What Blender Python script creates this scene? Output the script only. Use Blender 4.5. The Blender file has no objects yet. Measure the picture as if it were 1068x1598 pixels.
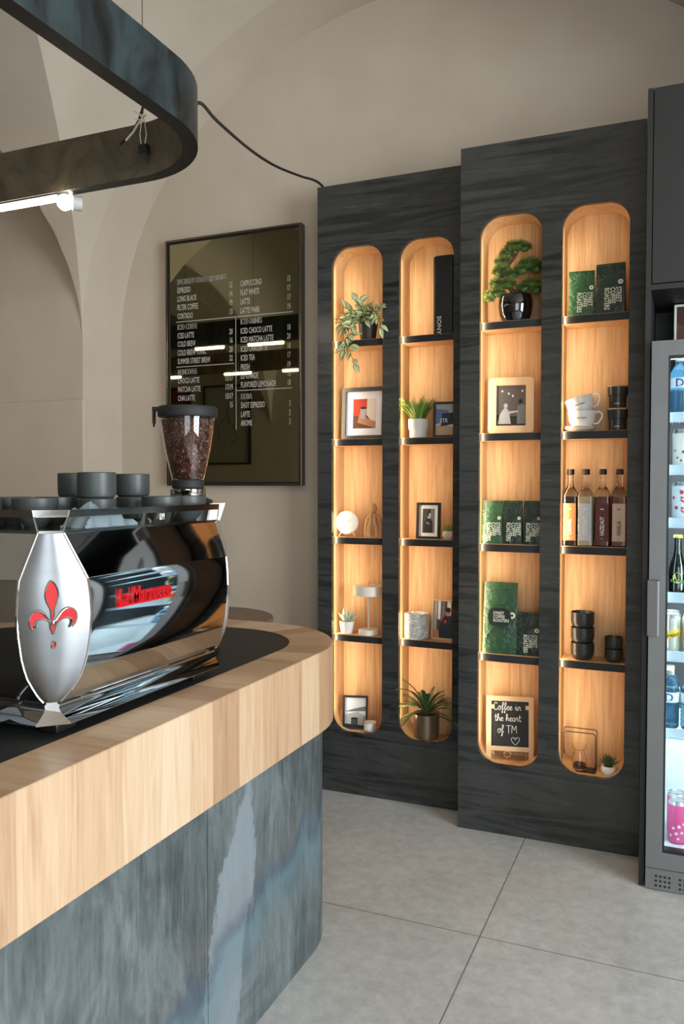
import bpy, bmesh, math, random
from mathutils import Vector, Matrix
random.seed(7)
PI = math.pi
SC = bpy.context.scene
COL = SC.collection

# ---------------------------------------------------------------- camera, world, lights, exposure
cam_d = bpy.data.cameras.new('camera')
cam_d.sensor_fit = 'HORIZONTAL'; cam_d.sensor_width = 36.0; cam_d.lens = 36.0 * 1269 / 1068
cam_d.clip_start = 0.05
cam = bpy.data.objects.new('camera', cam_d); COL.objects.link(cam)
cam.location = (0, 0, 1.42)
cam.rotation_euler = (PI/2 - math.atan(42/1269.0), 0, math.radians(23.05))
SC.camera = cam

SC.view_settings.view_transform = 'Standard'
SC.view_settings.look = 'None'
SC.view_settings.gamma = 1
SC.view_settings.exposure = 0.0

w = bpy.data.worlds.new('world'); SC.world = w; w.use_nodes = True
w.node_tree.nodes['Background'].inputs[0].default_value = (0.75, 0.88, 1.0, 1)
w.node_tree.nodes['Background'].inputs[1].default_value = 1.2

def area(name, loc, direction, sx, sy, power, color, spread=180):
    l = bpy.data.lights.new(name, 'AREA'); l.shape = 'RECTANGLE'; l.size = sx; l.size_y = sy
    l.energy = power; l.color = color; l.spread = math.radians(spread)
    o = bpy.data.objects.new(name, l); COL.objects.link(o)
    o.location = loc; o.rotation_euler = Vector(direction).to_track_quat('-Z', 'Y').to_euler()
    return o
DAY = (0.86, 0.94, 1.0)
WARM = (1.0, 0.76, 0.50)
FRIDGE_W = 2.2
NICHE_W = 2.9
# daylight through the two window openings (wall at the right, wall behind the camera)
area('daylight_right', (4.05, 0.15, 1.6), (-1, 0, -0.05), 2.6, 2.4, 350, DAY)
area('daylight_front', (1.6, -2.56, 1.6), (0, 1, -0.05), 2.6, 2.4, 80, DAY)

# ---------------------------------------------------------------- materials
MATS = {}
def srgb(c):
    f = lambda x: x/12.92 if x <= 0.04045 else ((x+0.055)/1.055)**2.4
    return tuple(f(x/255.0) for x in c) + (1.0,)
def M(name, rgb=(128,128,128), rough=0.5, metal=0.0, **k):
    if name in MATS: return MATS[name]
    m = bpy.data.materials.new(name); m.use_nodes = True; MATS[name] = m
    b = m.node_tree.nodes['Principled BSDF']
    col = srgb(rgb)
    b.inputs['Roughness'].default_value = rough; b.inputs['Metallic'].default_value = metal
    b.inputs['Base Color'].default_value = col
    if 'trans' in k: b.inputs['Transmission Weight'].default_value = k['trans']; b.inputs['IOR'].default_value = k.get('ior', 1.45)
    if 'coat' in k: b.inputs['Coat Weight'].default_value = k['coat']; b.inputs['Coat Roughness'].default_value = 0.05
    if 'emit' in k:
        b.inputs['Emission Color'].default_value = srgb(k.get('ecol', rgb)); b.inputs['Emission Strength'].default_value = k['emit']
    if 'alpha' in k: b.inputs['Alpha'].default_value = k['alpha']
    v = k.get('vary', 0.06)
    if v and 'trans' not in k and 'emit' not in k:      # small procedural variation of tone
        nt = m.node_tree; N = nt.nodes
        tc = N.new('ShaderNodeTexCoord'); n = N.new('ShaderNodeTexNoise'); n.inputs['Scale'].default_value = k.get('vs', 14); n.inputs['Detail'].default_value = 4
        mr = N.new('ShaderNodeMapRange'); mr.inputs[3].default_value = 1-v*2; mr.inputs[4].default_value = 1+v*2
        mx = N.new('ShaderNodeMix'); mx.data_type = 'RGBA'; mx.blend_type = 'MULTIPLY'; mx.inputs[0].default_value = 1
        mx.inputs[6].default_value = col
        nt.links.new(tc.outputs['Object'], n.inputs['Vector']); nt.links.new(n.outputs[0], mr.inputs[0])
        nt.links.new(mr.outputs[0], mx.inputs[7]); nt.links.new(mx.outputs[2], b.inputs['Base Color'])
    return m

class NT:
    """small node helper"""
    def __init__(s, name, rough=0.5, metal=0.0):
        s.m = bpy.data.materials.new(name); s.m.use_nodes = True; MATS[name] = s.m
        s.t = s.m.node_tree; s.N = s.t.nodes; s.b = s.N['Principled BSDF']
        s.b.inputs['Roughness'].default_value = rough; s.b.inputs['Metallic'].default_value = metal
    def link(s, a, b): s.t.links.new(a, b)
    def coord(s, kind='Object', scale=(1,1,1), loc=(0,0,0)):
        tc = s.N.new('ShaderNodeTexCoord'); mp = s.N.new('ShaderNodeMapping')
        mp.inputs['Scale'].default_value = scale; mp.inputs['Location'].default_value = loc
        s.link(tc.outputs[kind], mp.inputs[0]); return mp.outputs[0]
    def noise(s, vec, scale=5, detail=5, rough=0.55, dist=0.0):
        n = s.N.new('ShaderNodeTexNoise'); n.inputs['Scale'].default_value = scale; n.inputs['Detail'].default_value = detail
        n.inputs['Roughness'].default_value = rough; n.inputs['Distortion'].default_value = dist
        s.link(vec, n.inputs['Vector']); return n.outputs[0]
    def ramp(s, fac, stops):
        r = s.N.new('ShaderNodeValToRGB'); e = r.color_ramp.elements
        while len(e) < len(stops): e.new(0.5)
        for i, (p, c) in enumerate(stops):
            e[i].position = p; e[i].color = srgb(c) if len(c) == 3 else c
        s.link(fac, r.inputs[0]); return r.outputs[0]
    def mix(s, a, b, fac, mode='MIX'):
        x = s.N.new('ShaderNodeMix'); x.data_type = 'RGBA'; x.blend_type = mode
        for sock, v in ((x.inputs[0], fac), (x.inputs[6], a), (x.inputs[7], b)):
            if hasattr(v, 'links'): s.link(v, sock)
            elif isinstance(v, (int, float)): sock.default_value = v
            else: sock.default_value = srgb(v)
        return x.outputs[2]
    def math(s, op, a, b=None, clamp=False):
        x = s.N.new('ShaderNodeMath'); x.operation = op; x.use_clamp = clamp
        for sock, v in ((x.inputs[0], a), (x.inputs[1], b)):
            if v is None: continue
            if hasattr(v, 'links'): s.link(v, sock)
            else: sock.default_value = v
        return x.outputs[0]
    def sep(s, vec):
        x = s.N.new('ShaderNodeSeparateXYZ'); s.link(vec, x.inputs[0]); return x.outputs
    def color(s, c): s.link(c, s.b.inputs['Base Color'])
    def bump(s, h, strength=0.2, dist=0.002):
        x = s.N.new('ShaderNodeBump'); x.inputs['Strength'].default_value = strength; x.inputs['Distance'].default_value = dist
        s.link(h, x.inputs['Height']); s.link(x.outputs[0], s.b.inputs['Normal'])

def build_mats():
    # plaster
    for nm, c0, c1 in (('plaster', (184,170,153), (193,180,163)), ('ceiling_plaster', (190,178,160), (198,186,169))):
        t = NT(nm, 0.9); v = t.coord('Object')
        n = t.noise(v, 3.0, 6); t.color(t.ramp(n, [(0.3, c0), (0.7, c1)]))
        t.bump(t.noise(v, 60, 4), 0.12, 0.003)
    # stone tile floor, 1.2 m tiles, joints cross at (-0.585, 2.483)
    t = NT('floor_tile', 0.42); v = t.coord('Object')
    a = t.noise(v, 2.2, 8, 0.65); b = t.noise(v, 22, 8, 0.7, 0.4)
    c = t.mix(t.ramp(a, [(0.3, (172,175,175)), (0.7, (204,207,206))]), t.ramp(b, [(0.35, (140,142,140)), (0.65, (208,208,204))]), 0.35)
    sp = t.noise(v, 9, 10, 0.75, 0.8); c = t.mix(c, (146,142,134), t.ramp(sp, [(0.60, (0,0,0)), (0.72, (150,150,150))]))
    xs = t.sep(v)
    def joint(s, off):
        q = t.math('ADD', s, off); q = t.math('DIVIDE', q, 1.2); q = t.math('FRACT', q); q = t.math('SUBTRACT', q, 0.5); q = t.math('ABSOLUTE', q)
        return t.math('LESS_THAN', q, 0.0016)
    j = t.math('MAXIMUM', joint(xs[0], 0.585 + 0.6 + 12), joint(xs[1], -2.483 + 0.6 + 12))
    t.color(t.mix(c, (112,112,106), j)); t.bump(b, 0.08, 0.001)
    # lit oak lining of the niches (grain runs up)
    t = NT('niche_oak', 0.5); v = t.coord('Object', (9, 9, 0.75))
    a = t.noise(v, 2.2, 6, 0.6, 1.3); f = t.noise(t.coord('Object', (120, 120, 5)), 1.0, 3)
    c = t.ramp(a, [(0.25, (172,126,78)), (0.45, (198,154,104)), (0.6, (210,170,120)), (0.78, (184,138,90))])
    t.color(t.mix(c, t.ramp(f, [(0.3, (150,104,66)), (0.65, (228,188,144))]), 0.28))
    # counter wood: vertical staves, UV = (arc length, distance across) in metres
    t = NT('counter_oak', 0.38); uv = t.coord('UV')
    s = t.sep(uv)
    vo = t.N.new('ShaderNodeTexVoronoi'); vo.voronoi_dimensions = '1D'; vo.inputs['Scale'].default_value = 8.5
    t.link(s[0], vo.inputs['W']); rnd = t.sep(vo.outputs['Color'])
    comb = t.N.new('ShaderNodeCombineXYZ')
    t.link(t.math('MULTIPLY', s[0], 26), comb.inputs[0]); t.link(t.math('MULTIPLY', s[1], 1.7), comb.inputs[1]); t.link(t.math('MULTIPLY', rnd[0], 37), comb.inputs[2])
    g = t.noise(comb.outputs[0], 1.0, 6, 0.6, 1.1)
    comb2 = t.N.new('ShaderNodeCombineXYZ')
    t.link(t.math('MULTIPLY', s[0], 170), comb2.inputs[0]); t.link(t.math('MULTIPLY', s[1], 5), comb2.inputs[1])
    g2 = t.noise(comb2.outputs[0], 1.0, 4)
    c = t.ramp(g, [(0.25, (176,146,118)), (0.42, (206,182,156)), (0.58, (216,196,172)), (0.75, (190,162,132))])
    c = t.mix(c, t.ramp(g2, [(0.3, (182,142,102)), (0.7, (238,214,182))]), 0.25)
    c = t.mix(c, t.ramp(rnd[1], [(0.0, (190,156,122)), (0.5, (232,212,190)), (1.0, (255,250,242))]), 0.7, 'MULTIPLY')
    t.color(c)
    # blackened steel of the shelf units, horizontal streaks
    t = NT('blackened_steel', 0.5, 0.0); v = t.coord('Object', (0.9, 0.9, 11.0))
    a = t.noise(v, 1.5, 10, 0.68, 1.6); a2 = t.noise(t.coord('Object', (2.5, 2.5, 60)), 1.0, 8, 0.7, 0.6); b = t.noise(t.coord('Object'), 2.2, 7, 0.62, 0.8)
    c = t.ramp(a, [(0.36, (15,14,13)), (0.43, (34,33,31)), (0.49, (60,59,56)), (0.62, (68,67,63)), (0.72, (34,34,32))])
    c = t.mix(c, t.ramp(a2, [(0.34, (22,22,21)), (0.6, (76,78,76))]), 0.22)
    c = t.mix(c, t.ramp(b, [(0.34, (24,24,23)), (0.5, (52,56,57)), (0.66, (58,60,60))]), 0.35); t.color(c)
    t.link(t.ramp(a, [(0.3, (110,110,110)), (0.7, (150,150,150))]), t.b.inputs['Roughness'])
    # patinated steel of the counter front, vertical runs and heat tints
    t = NT('patina_steel', 0.45, 0.1); o = t.coord('Object')
    blob = t.noise(t.coord('Object', (1, 1, .7)), 2.6, 10, 0.66, 1.0); run = t.noise(t.coord('Object', (16, 16, 2.2)), 1.3, 9, 0.7, 0.8); fine = t.noise(t.coord('Object', (50, 50, 7)), 1.5, 7, 0.7)
    c = t.mix(t.ramp(blob, [(0.36, (38,45,45)), (0.45, (68,76,76)), (0.50, (92,101,102)), (0.55, (118,127,129)), (0.64, (76,86,90))]),
              t.ramp(run, [(0.35, (44,50,51)), (0.47, (84,94,96)), (0.58, (112,122,124)), (0.70, (136,144,146))]), 0.36)
    c = t.mix(c, t.ramp(fine, [(0.34, (52,58,60)), (0.66, (128,136,138))]), 0.25)
    xs = t.sep(o)
    wob = t.math('MULTIPLY', t.math('SUBTRACT', t.noise(t.coord('Object', (1, 1, .45)), 6, 8, 0.62, 0.5), 0.5), 0.36)
    # pale drained patch beside the sheet joint
    dn = t.math('SUBTRACT', 0.64, xs[2])
    cy_ = t.math('ADD', t.math('SUBTRACT', xs[1], 1.80), t.math('MULTIPLY', dn, 0.28))
    e = t.math('SUBTRACT', t.math('ABSOLUTE', cy_), t.math('MINIMUM', t.math('MULTIPLY', dn, 0.38), 0.062))
    e = t.math('ADD', e, t.math('MULTIPLY', t.math('SUBTRACT', t.noise(t.coord('Object', (1, 1, .5)), 9, 9, 0.7), 0.5), 0.20))
    msk = t.ramp(t.math('ADD', e, 0.5), [(0.518, (215,215,215)), (0.526, (0,0,0))])
    c = t.mix(c, (140,150,157), msk)
    # heat tint band rises diagonally along the sheet: z = 0.30 at y = 1.35 .. 0.36 at y = 2.15
    lin = t.math('ADD', t.math('SUBTRACT', xs[2], t.math('ADD', t.math('MULTIPLY', xs[1], 0.22), -0.06)), wob)
    band = t.ramp(t.math('ADD', lin, 0.5), [(0.30, (60,60,60)), (0.42, (180,180,180)), (0.485, (205,205,205)), (0.53, (130,130,130)), (0.60, (0,0,0))])
    c = t.mix(c, t.ramp(t.math('ADD', lin, 0.5), [(0.36, (88,116,124)), (0.44, (92,126,136)), (0.48, (66,86,104)), (0.52, (76,84,98)), (0.56, (122,114,108)), (0.62, (112,118,120))]), band)
    t.color(c); t.bump(fine, 0.05, 0.001)
    # blued steel of the pendant outside and brown inside
    t = NT('pendant_steel', 0.4, 0.3); v = t.coord('Object', (5, 5, 2)); a = t.noise(v, 1.4, 7, 0.65, 0.7)
    t.color(t.ramp(a, [(0.36, (28,30,29)), (0.48, (48,56,58)), (0.62, (62,76,80))]))
    t = NT('pendant_inside', 0.45, 0.3); a = t.noise(t.coord('Object', (3, 3, 3)), 1.6, 8, 0.7, 0.9)
    t.color(t.ramp(a, [(0.36, (66,60,48)), (0.5, (92,84,68)), (0.66, (112,100,80))]))
    # coffee beans
    t = NT('bean_brown', 0.4); a = t.noise(t.coord('Object'), 90, 2)
    t.color(t.ramp(a, [(0.3, (52,26,14)), (0.55, (98,52,28)), (0.75, (140,80,44))]))
    # marble
    t = NT('marble', 0.35); a = t.noise(t.coord('Object'), 18, 8, 0.7, 1.6)
    t.color(t.ramp(a, [(0.42, (222,218,212)), (0.5, (168,166,164)), (0.56, (226,222,216))]))
    # black bonded worktop
    t = NT('black_laminate', 0.62); a = t.noise(t.coord('Object'), 8, 6, 0.6)
    t.color(t.ramp(a, [(0.3, (26,27,27)), (0.7, (38,38,37))]))
    # satin brushed steel
    t = NT('satin_steel', 0.33, 1.0); a = t.noise(t.coord('Object', (8, 8, 30)), 1.0, 3)
    t.color(t.ramp(a, [(0.3, (132,134,136)), (0.7, (140,142,144))]))
build_mats()
CHROME = M('chrome', (200,202,204), 0.035, 1.0, vary=0)
CHROME_D = M('dark_chrome', (150,148,144), 0.12, 1.0, vary=0)
MIRROR = M('bronze_mirror', (158,152,122), 0.02, 1.0, vary=0)
BLACK = M('black_satin', (22,22,22), 0.4)
BLACKM = M('black_matte', (30,31,31), 0.65)
CABINET = M('cabinet_black', (33,33,32), 0.55)
GREY_F = M('fridge_grey', (112,113,113), 0.45, 0.3)
WHITE = M('white_gloss', (232,230,226), 0.25)
WHITEM = M('white_matte', (225,222,215), 0.6)
GLASS = M('clear_glass', (255,255,255), 0.0, trans=1.0, ior=1.45)
PANE = M('thin_pane', (235,246,248), 0.0, trans=1.0, ior=1.02)
CUPM = M('cup_charcoal', (62,67,66), 0.42)
CUPB = M('cup_black', (44,45,42), 0.35)
LED = M('led_tube', (255,244,228), 0.5, emit=26, ecol=(255,236,214))
LETW = M('lettering_white', (225,222,212), 0.6, vary=0)
OAK = MATS['niche_oak']
PALEWOOD = M('pale_wood', (214,176,128), 0.5, vs=6, vary=0.1)
SOIL = M('soil', (52,38,28), 0.95)

# ---------------------------------------------------------------- mesh helpers
def nb(): return bmesh.new()
I4 = Matrix.Identity(4)
def T(x, y, z): return Matrix.Translation((x, y, z))
def R(a, ax='Z'): return Matrix.Rotation(a, 4, ax)
def box(bm, x0, x1, y0, y1, z0, z1, m=I4, mi=0):
    vs = [bm.verts.new(m @ Vector(p)) for p in ((x0,y0,z0),(x1,y0,z0),(x1,y1,z0),(x0,y1,z0),(x0,y0,z1),(x1,y0,z1),(x1,y1,z1),(x0,y1,z1))]
    for f in ((0,3,2,1),(4,5,6,7),(0,1,5,4),(1,2,6,5),(2,3,7,6),(3,0,4,7)):
        bm.faces.new([vs[i] for i in f]).material_index = mi
def lathe(bm, prof, m=I4, seg=32, mi=0, capb=True, capt=True, arc=None):
    rings = []
    for r, z in prof:
        rings.append([bm.verts.new(m @ Vector((r*math.cos(2*PI*i/seg), r*math.sin(2*PI*i/seg), z))) for i in range(seg)])
    for a, b in zip(rings, rings[1:]):
        for i in range(seg):
            j = (i+1) % seg
            bm.faces.new((a[i], a[j], b[j], b[i])).material_index = mi
    if capb: bm.faces.new(rings[0][::-1]).material_index = mi
    if capt: bm.faces.new(rings[-1]).material_index = mi
def loft(bm, rings, capb=True, capt=True, mi=0, closed=True):
    vr = [[bm.verts.new(Vector(p)) for p in r] for r in rings]
    n = len(vr[0])
    for a, b in zip(vr, vr[1:]):
        for i in range(n if closed else n-1):
            j = (i+1) % n
            bm.faces.new((a[i], a[j], b[j], b[i])).material_index = mi
    if capb: bm.faces.new(vr[0][::-1]).material_index = mi
    if capt: bm.faces.new(vr[-1]).material_index = mi
def tube(bm, pts, r, seg=10, mi=0, closed=False, m=I4):
    pts = [m @ Vector(p) for p in pts]; n = len(pts)
    rr = r if hasattr(r, '__len__') else [r]*n
    rings = []; prev = None
    for i, p in enumerate(pts):
        a = pts[(i-1) % n] if (closed or i > 0) else p
        b = pts[(i+1) % n] if (closed or i < n-1) else p
        d = (b-a).normalized()
        if prev is None:
            up = Vector((0,0,1)) if abs(d.z) < 0.9 else Vector((1,0,0))
            u = d.cross(up).normalized()
        else:
            u = (prev - d*prev.dot(d)).normalized()
        v = d.cross(u); prev = u
        rings.append([bm.verts.new(p + (u*math.cos(2*PI*k/seg) + v*math.sin(2*PI*k/seg))*rr[i]) for k in range(seg)])
    pairs = list(zip(rings, rings[1:])) + ([(rings[-1], rings[0])] if closed else [])
    for a, b in pairs:
        for k in range(seg):
            j = (k+1) % seg
            bm.faces.new((a[k], a[j], b[j], b[k])).material_index = mi
    if not closed:
        bm.faces.new(rings[0][::-1]); bm.faces.new(rings[-1])
def ball(bm, c, r, m=I4, sub=2, mi=0):
    r = r if hasattr(r, '__len__') else (r, r, r)
    g = bmesh.ops.create_icosphere(bm, subdivisions=sub, radius=1.0, matrix=m @ T(*c) @ Matrix.Diagonal((r[0], r[1], r[2], 1)))
    if mi:
        for v in g['verts']:
            for f in v.link_faces: f.material_index = mi
def prism(bm, poly, y0, y1, m=I4, mi=0):
    """poly of (x, z), extruded along y"""
    a = [bm.verts.new(m @ Vector((x, y0, z))) for x, z in poly]; b = [bm.verts.new(m @ Vector((x, y1, z))) for x, z in poly]
    n = len(poly)
    bm.faces.new(a).material_index = mi; bm.faces.new(b[::-1]).material_index = mi
    for i in range(n): bm.faces.new((a[i], b[i], b[(i+1) % n], a[(i+1) % n])).material_index = mi
def rrect(x0, x1, z0, z1, r, n=8):
    out = []
    for cx, cz, a0 in ((x1-r, z0+r, -90), (x1-r, z1-r, 0), (x0+r, z1-r, 90), (x0+r, z0+r, 180)):
        for k in range(n+1):
            a = math.radians(a0 + 90*k/n); out.append((cx + r*math.cos(a), cz + r*math.sin(a)))
    return out
def ringprism(bm, outer, inner, y0, y1, m=I4, mi=0):
    """frame between two polygons of equal count"""
    n = len(outer)
    V = {}
    for nm, pl in (('o', outer), ('i', inner)):
        for yy in (0, 1): V[nm, yy] = [bm.verts.new(m @ Vector((x, (y0, y1)[yy], z))) for x, z in pl]
    for i in range(n):
        j = (i+1) % n
        for q in ((V['o',0][i], V['o',0][j], V['i',0][j], V['i',0][i]), (V['o',1][j], V['o',1][i], V['i',1][i], V['i',1][j]),
                  (V['o',0][j], V['o',0][i], V['o',1][i], V['o',1][j]), (V['i',0][i], V['i',0][j], V['i',1][j], V['i',1][i])):
            bm.faces.new(q).material_index = mi
def obj(name, bm, mat, parent=None, smooth=True, bevel=0, tri=False, noclean=False):
    me = bpy.data.meshes.new(name)
    if not noclean: bmesh.ops.recalc_face_normals(bm, faces=bm.faces)
    bm.to_mesh(me); bm.free()
    for mm in (mat if isinstance(mat, (list, tuple)) else [mat]): me.materials.append(mm)
    if smooth:
        for p in me.polygons: p.use_smooth = True
        me.set_sharp_from_angle(angle=math.radians(34))
    o = bpy.data.objects.new(name, me); COL.objects.link(o)
    if parent: o.parent = parent
    if bevel:
        b = o.modifiers.new('bevel', 'BEVEL'); b.width = bevel; b.segments = 2; b.limit_method = 'ANGLE'; b.angle_limit = math.radians(40)
    return o
def tag(o, label, cat, group=None, kind=None):
    o['label'] = label; o['category'] = cat
    if group: o['group'] = group
    if kind: o['kind'] = kind
    return o
def thing(name, label, cat, loc=(0,0,0), rotz=0, group=None, tilt=0):
    o = bpy.data.objects.new(name, None); COL.objects.link(o); o.empty_display_size = 0.05
    o.location = loc; o.rotation_euler = (tilt, 0, rotz)
    return tag(o, label, cat, group)
def struct(name, bm, mat, smooth=False, **k):
    o = obj(name, bm, mat, None, smooth, **k); o['kind'] = 'structure'; return o
def dup(root, loc=None, rotz=None, label=None, group=None):
    r = root.copy(); COL.objects.link(r)
    if loc is not None: r.location = loc
    if rotz is not None: r.rotation_euler = (root.rotation_euler.x, 0, rotz)
    if label: r['label'] = label
    if group: r['group'] = group
    def rec(src, dst):
        for ch in list(src.children):
            c = ch.copy(); COL.objects.link(c); c.parent = dst; rec(ch, c)
    rec(root, r)
    return r
FACE = Matrix(((1,0,0,0),(0,0,-1,0),(0,1,0,0),(0,0,0,1)))          # right +X, up +Z, seen from -Y
DOWN = Matrix(((0,1,0,0),(0,0,-1,0),(-1,0,0,0),(0,0,0,1)))         # reads downwards, seen from -Y
UPW = Matrix(((0,-1,0,0),(0,0,-1,0),(1,0,0,0),(0,0,0,1)))          # reads upwards
EAST = Matrix(((0,0,1,0),(1,0,0,0),(0,1,0,0),(0,0,0,1)))           # right +Y, up +Z, seen from +X
def text(items, mat, parent, name='lettering', ext=0.0003, label=None, bold=0.012):
    """items: (string, size, location, basis, width scale, align, shear) -> ONE mesh"""
    dg = bpy.context.evaluated_depsgraph_get(); bm = nb()
    for s, size, loc, basis, sx, al, sh in items:
        c = bpy.data.curves.new('t', 'FONT'); c.body = s; c.size = size; c.align_x = al; c.shear = sh; c.extrude = ext; c.resolution_u = 2
        c.offset = size*bold
        o = bpy.data.objects.new('t', c); COL.objects.link(o); bpy.context.view_layer.update()
        dg = bpy.context.evaluated_depsgraph_get()
        me = bpy.data.meshes.new_from_object(o.evaluated_get(dg))
        me.transform(T(*loc) @ basis @ Matrix.Diagonal((sx, 1, 1, 1)))
        bm.from_mesh(me); bpy.data.meshes.remove(me); bpy.data.objects.remove(o); bpy.data.curves.remove(c)
    ob = obj(name, bm, mat, parent, smooth=False, noclean=True)
    if label: ob['label'] = label
    return ob

# ---------------------------------------------------------------- the room
AX, AC, ZS, BR = 1.71, -1.12, 2.15, 1.53          # arch half width, centre, springing, rise
YW, YB, YF = 3.295, 3.6, -2.5                     # arch front plane, recessed wall, wall behind the camera
bm = nb(); box(bm, -9.8, 4.2, YF-0.1, 3.7, -0.06, 0); struct('floor', bm, MATS['floor_tile'])
def ell(x): return ZS + BR*math.sqrt(max(0, 1-((x-AC)/AX)**2))
# groin vault: height is the larger of two elliptical barrels
bm = nb(); by = (YW-YF)/2
for cx, axx, brr, n in ((AC-AX-2.3-3.6, 1.2, BR, 44), (AC-AX-2.3-1.2, 1.2, BR, 44), (AC-AX-2.3-6.0, 1.2, BR, 44), (AC-AX-1.15, 1.15, 2.05, 120), (AC, AX, BR, 44), (AC+2*AX, AX, BR, 44)):
    V = []
    for i in range(n+1):
        ti = PI*i/n; row = []
        for j in range(n+1):
            tj = PI*j/n
            row.append(bm.verts.new((cx - axx*math.cos(ti), (YW+YF)/2 + by*math.cos(tj), ZS + max(brr*math.sin(ti), BR*math.sin(tj)))))
        V.append(row)
    for i in range(n):
        for j in range(n):
            a, b, c, d = V[i][j], V[i+1][j], V[i+1][j+1], V[i][j+1]
            if (i < n/2) == (j < n/2): bm.faces.new((a, c, b)); bm.faces.new((a, d, c))
            else: bm.faces.new((a, d, b)); bm.faces.new((b, d, c))
bmesh.ops.remove_doubles(bm, verts=bm.verts, dist=0.0005)
o = struct('ceiling', bm, MATS['ceiling_plaster'], smooth=True)
# recessed wall under the arch, with jambs and the curved soffit
bm = nb(); box(bm, AC-AX-0.02, AC+AX+0.02, YB, YB+0.1, 0, 3.9); struct('wall_back', bm, MATS['plaster'])
bm = nb(); k = 64
pf = [(AC-AX, 0)] + [(AC-AX*math.cos(PI*i/k), ZS+BR*math.sin(PI*i/k)) for i in range(k+1)] + [(AC+AX, 0)]
of = [(AC-AX-0.15, 0)] + [(AC-(AX+0.15)*math.cos(PI*i/k), ZS+(BR+0.15)*math.sin(PI*i/k)) for i in range(k+1)] + [(AC+AX+0.15, 0)]
def strip(A, B):
    for p, q in zip(range(len(A)-1), range(1, len(A))):
        bm.faces.new((A[p], A[q], B[q], B[p]))
v0 = [bm.verts.new((x, YW, z)) for x, z in pf]; v1 = [bm.verts.new((x, YB, z)) for x, z in pf]
v2 = [bm.verts.new((x, YW+0.001, z)) for x, z in of]; v3 = [bm.verts.new((x, YB, z)) for x, z in of]
strip(v0, v1); strip(v2, v0); strip(v3, v2)
o = struct('trim_1', bm, MATS['plaster'], smooth=True)
bm = nb(); box(bm, -9.8, AC-AX-0.002, YW+0.002, YW+0.12, 0, 4.3); struct('wall_left_of_arch', bm, MATS['plaster']).name = 'wall_back_left'
bm = nb(); box(bm, AC+AX+0.002, 4.2, YW+0.002, YW+0.12, 0, 3.9); struct('wall_back_right', bm, MATS['plaster'])
bm = nb(); box(bm, -9.7, AC-AX+0.02, YW-0.028, YW+0.002, 0, 1.853); struct('trim_2', bm, MATS['plaster'], bevel=0.002)
bm = nb(); box(bm, -9.8, -9.7, YF, 3.7, 0, 3.9); struct('wall_left', bm, MATS['plaster'])
def wall_with_hole(bm, horiz, fixed0, fixed1, a0, a1, z1, h0, h1, hz0, hz1):
    def bb(p0, p1, q0, q1):
        if horiz: box(bm, p0, p1, fixed0, fixed1, q0, q1)
        else: box(bm, fixed0, fixed1, p0, p1, q0, q1)
    bb(a0, h0, 0, z1); bb(h1, a1, 0, z1); bb(h0, h1, 0, hz0); bb(h0, h1, hz1, z1)
bm = nb(); wall_with_hole(bm, False, 4.0, 4.12, YF, 3.7, 3.9, -1.15, 1.45, 0.4, 2.8); struct('wall_right', bm, MATS['plaster'])
bm = nb(); wall_with_hole(bm, True, YF-0.12, YF, -9.8, 4.12, 3.9, 0.3, 2.9, 0.4, 2.8); struct('wall_front', bm, MATS['plaster'])
def window(nm, horiz, fixed, a0, a1):
    bm = nb()
    for s0, s1, q0, q1 in ((a0, a0+.05, .4, 2.8), (a1-.05, a1, .4, 2.8), (a0, a1, .4, .45), (a0, a1, 2.75, 2.8), ((a0+a1)/2-.025, (a0+a1)/2+.025, .4, 2.8)):
        if horiz: box(bm, s0, s1, fixed-.03, fixed+.01, q0, q1)
        else: box(bm, fixed-.01, fixed+.03, s0, s1, q0, q1)
    struct(nm, bm, BLACK)
window('window_1', False, 4.01, -1.15, 1.45); window('window_2', True, YF-0.02, 0.3, 2.9)

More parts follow.
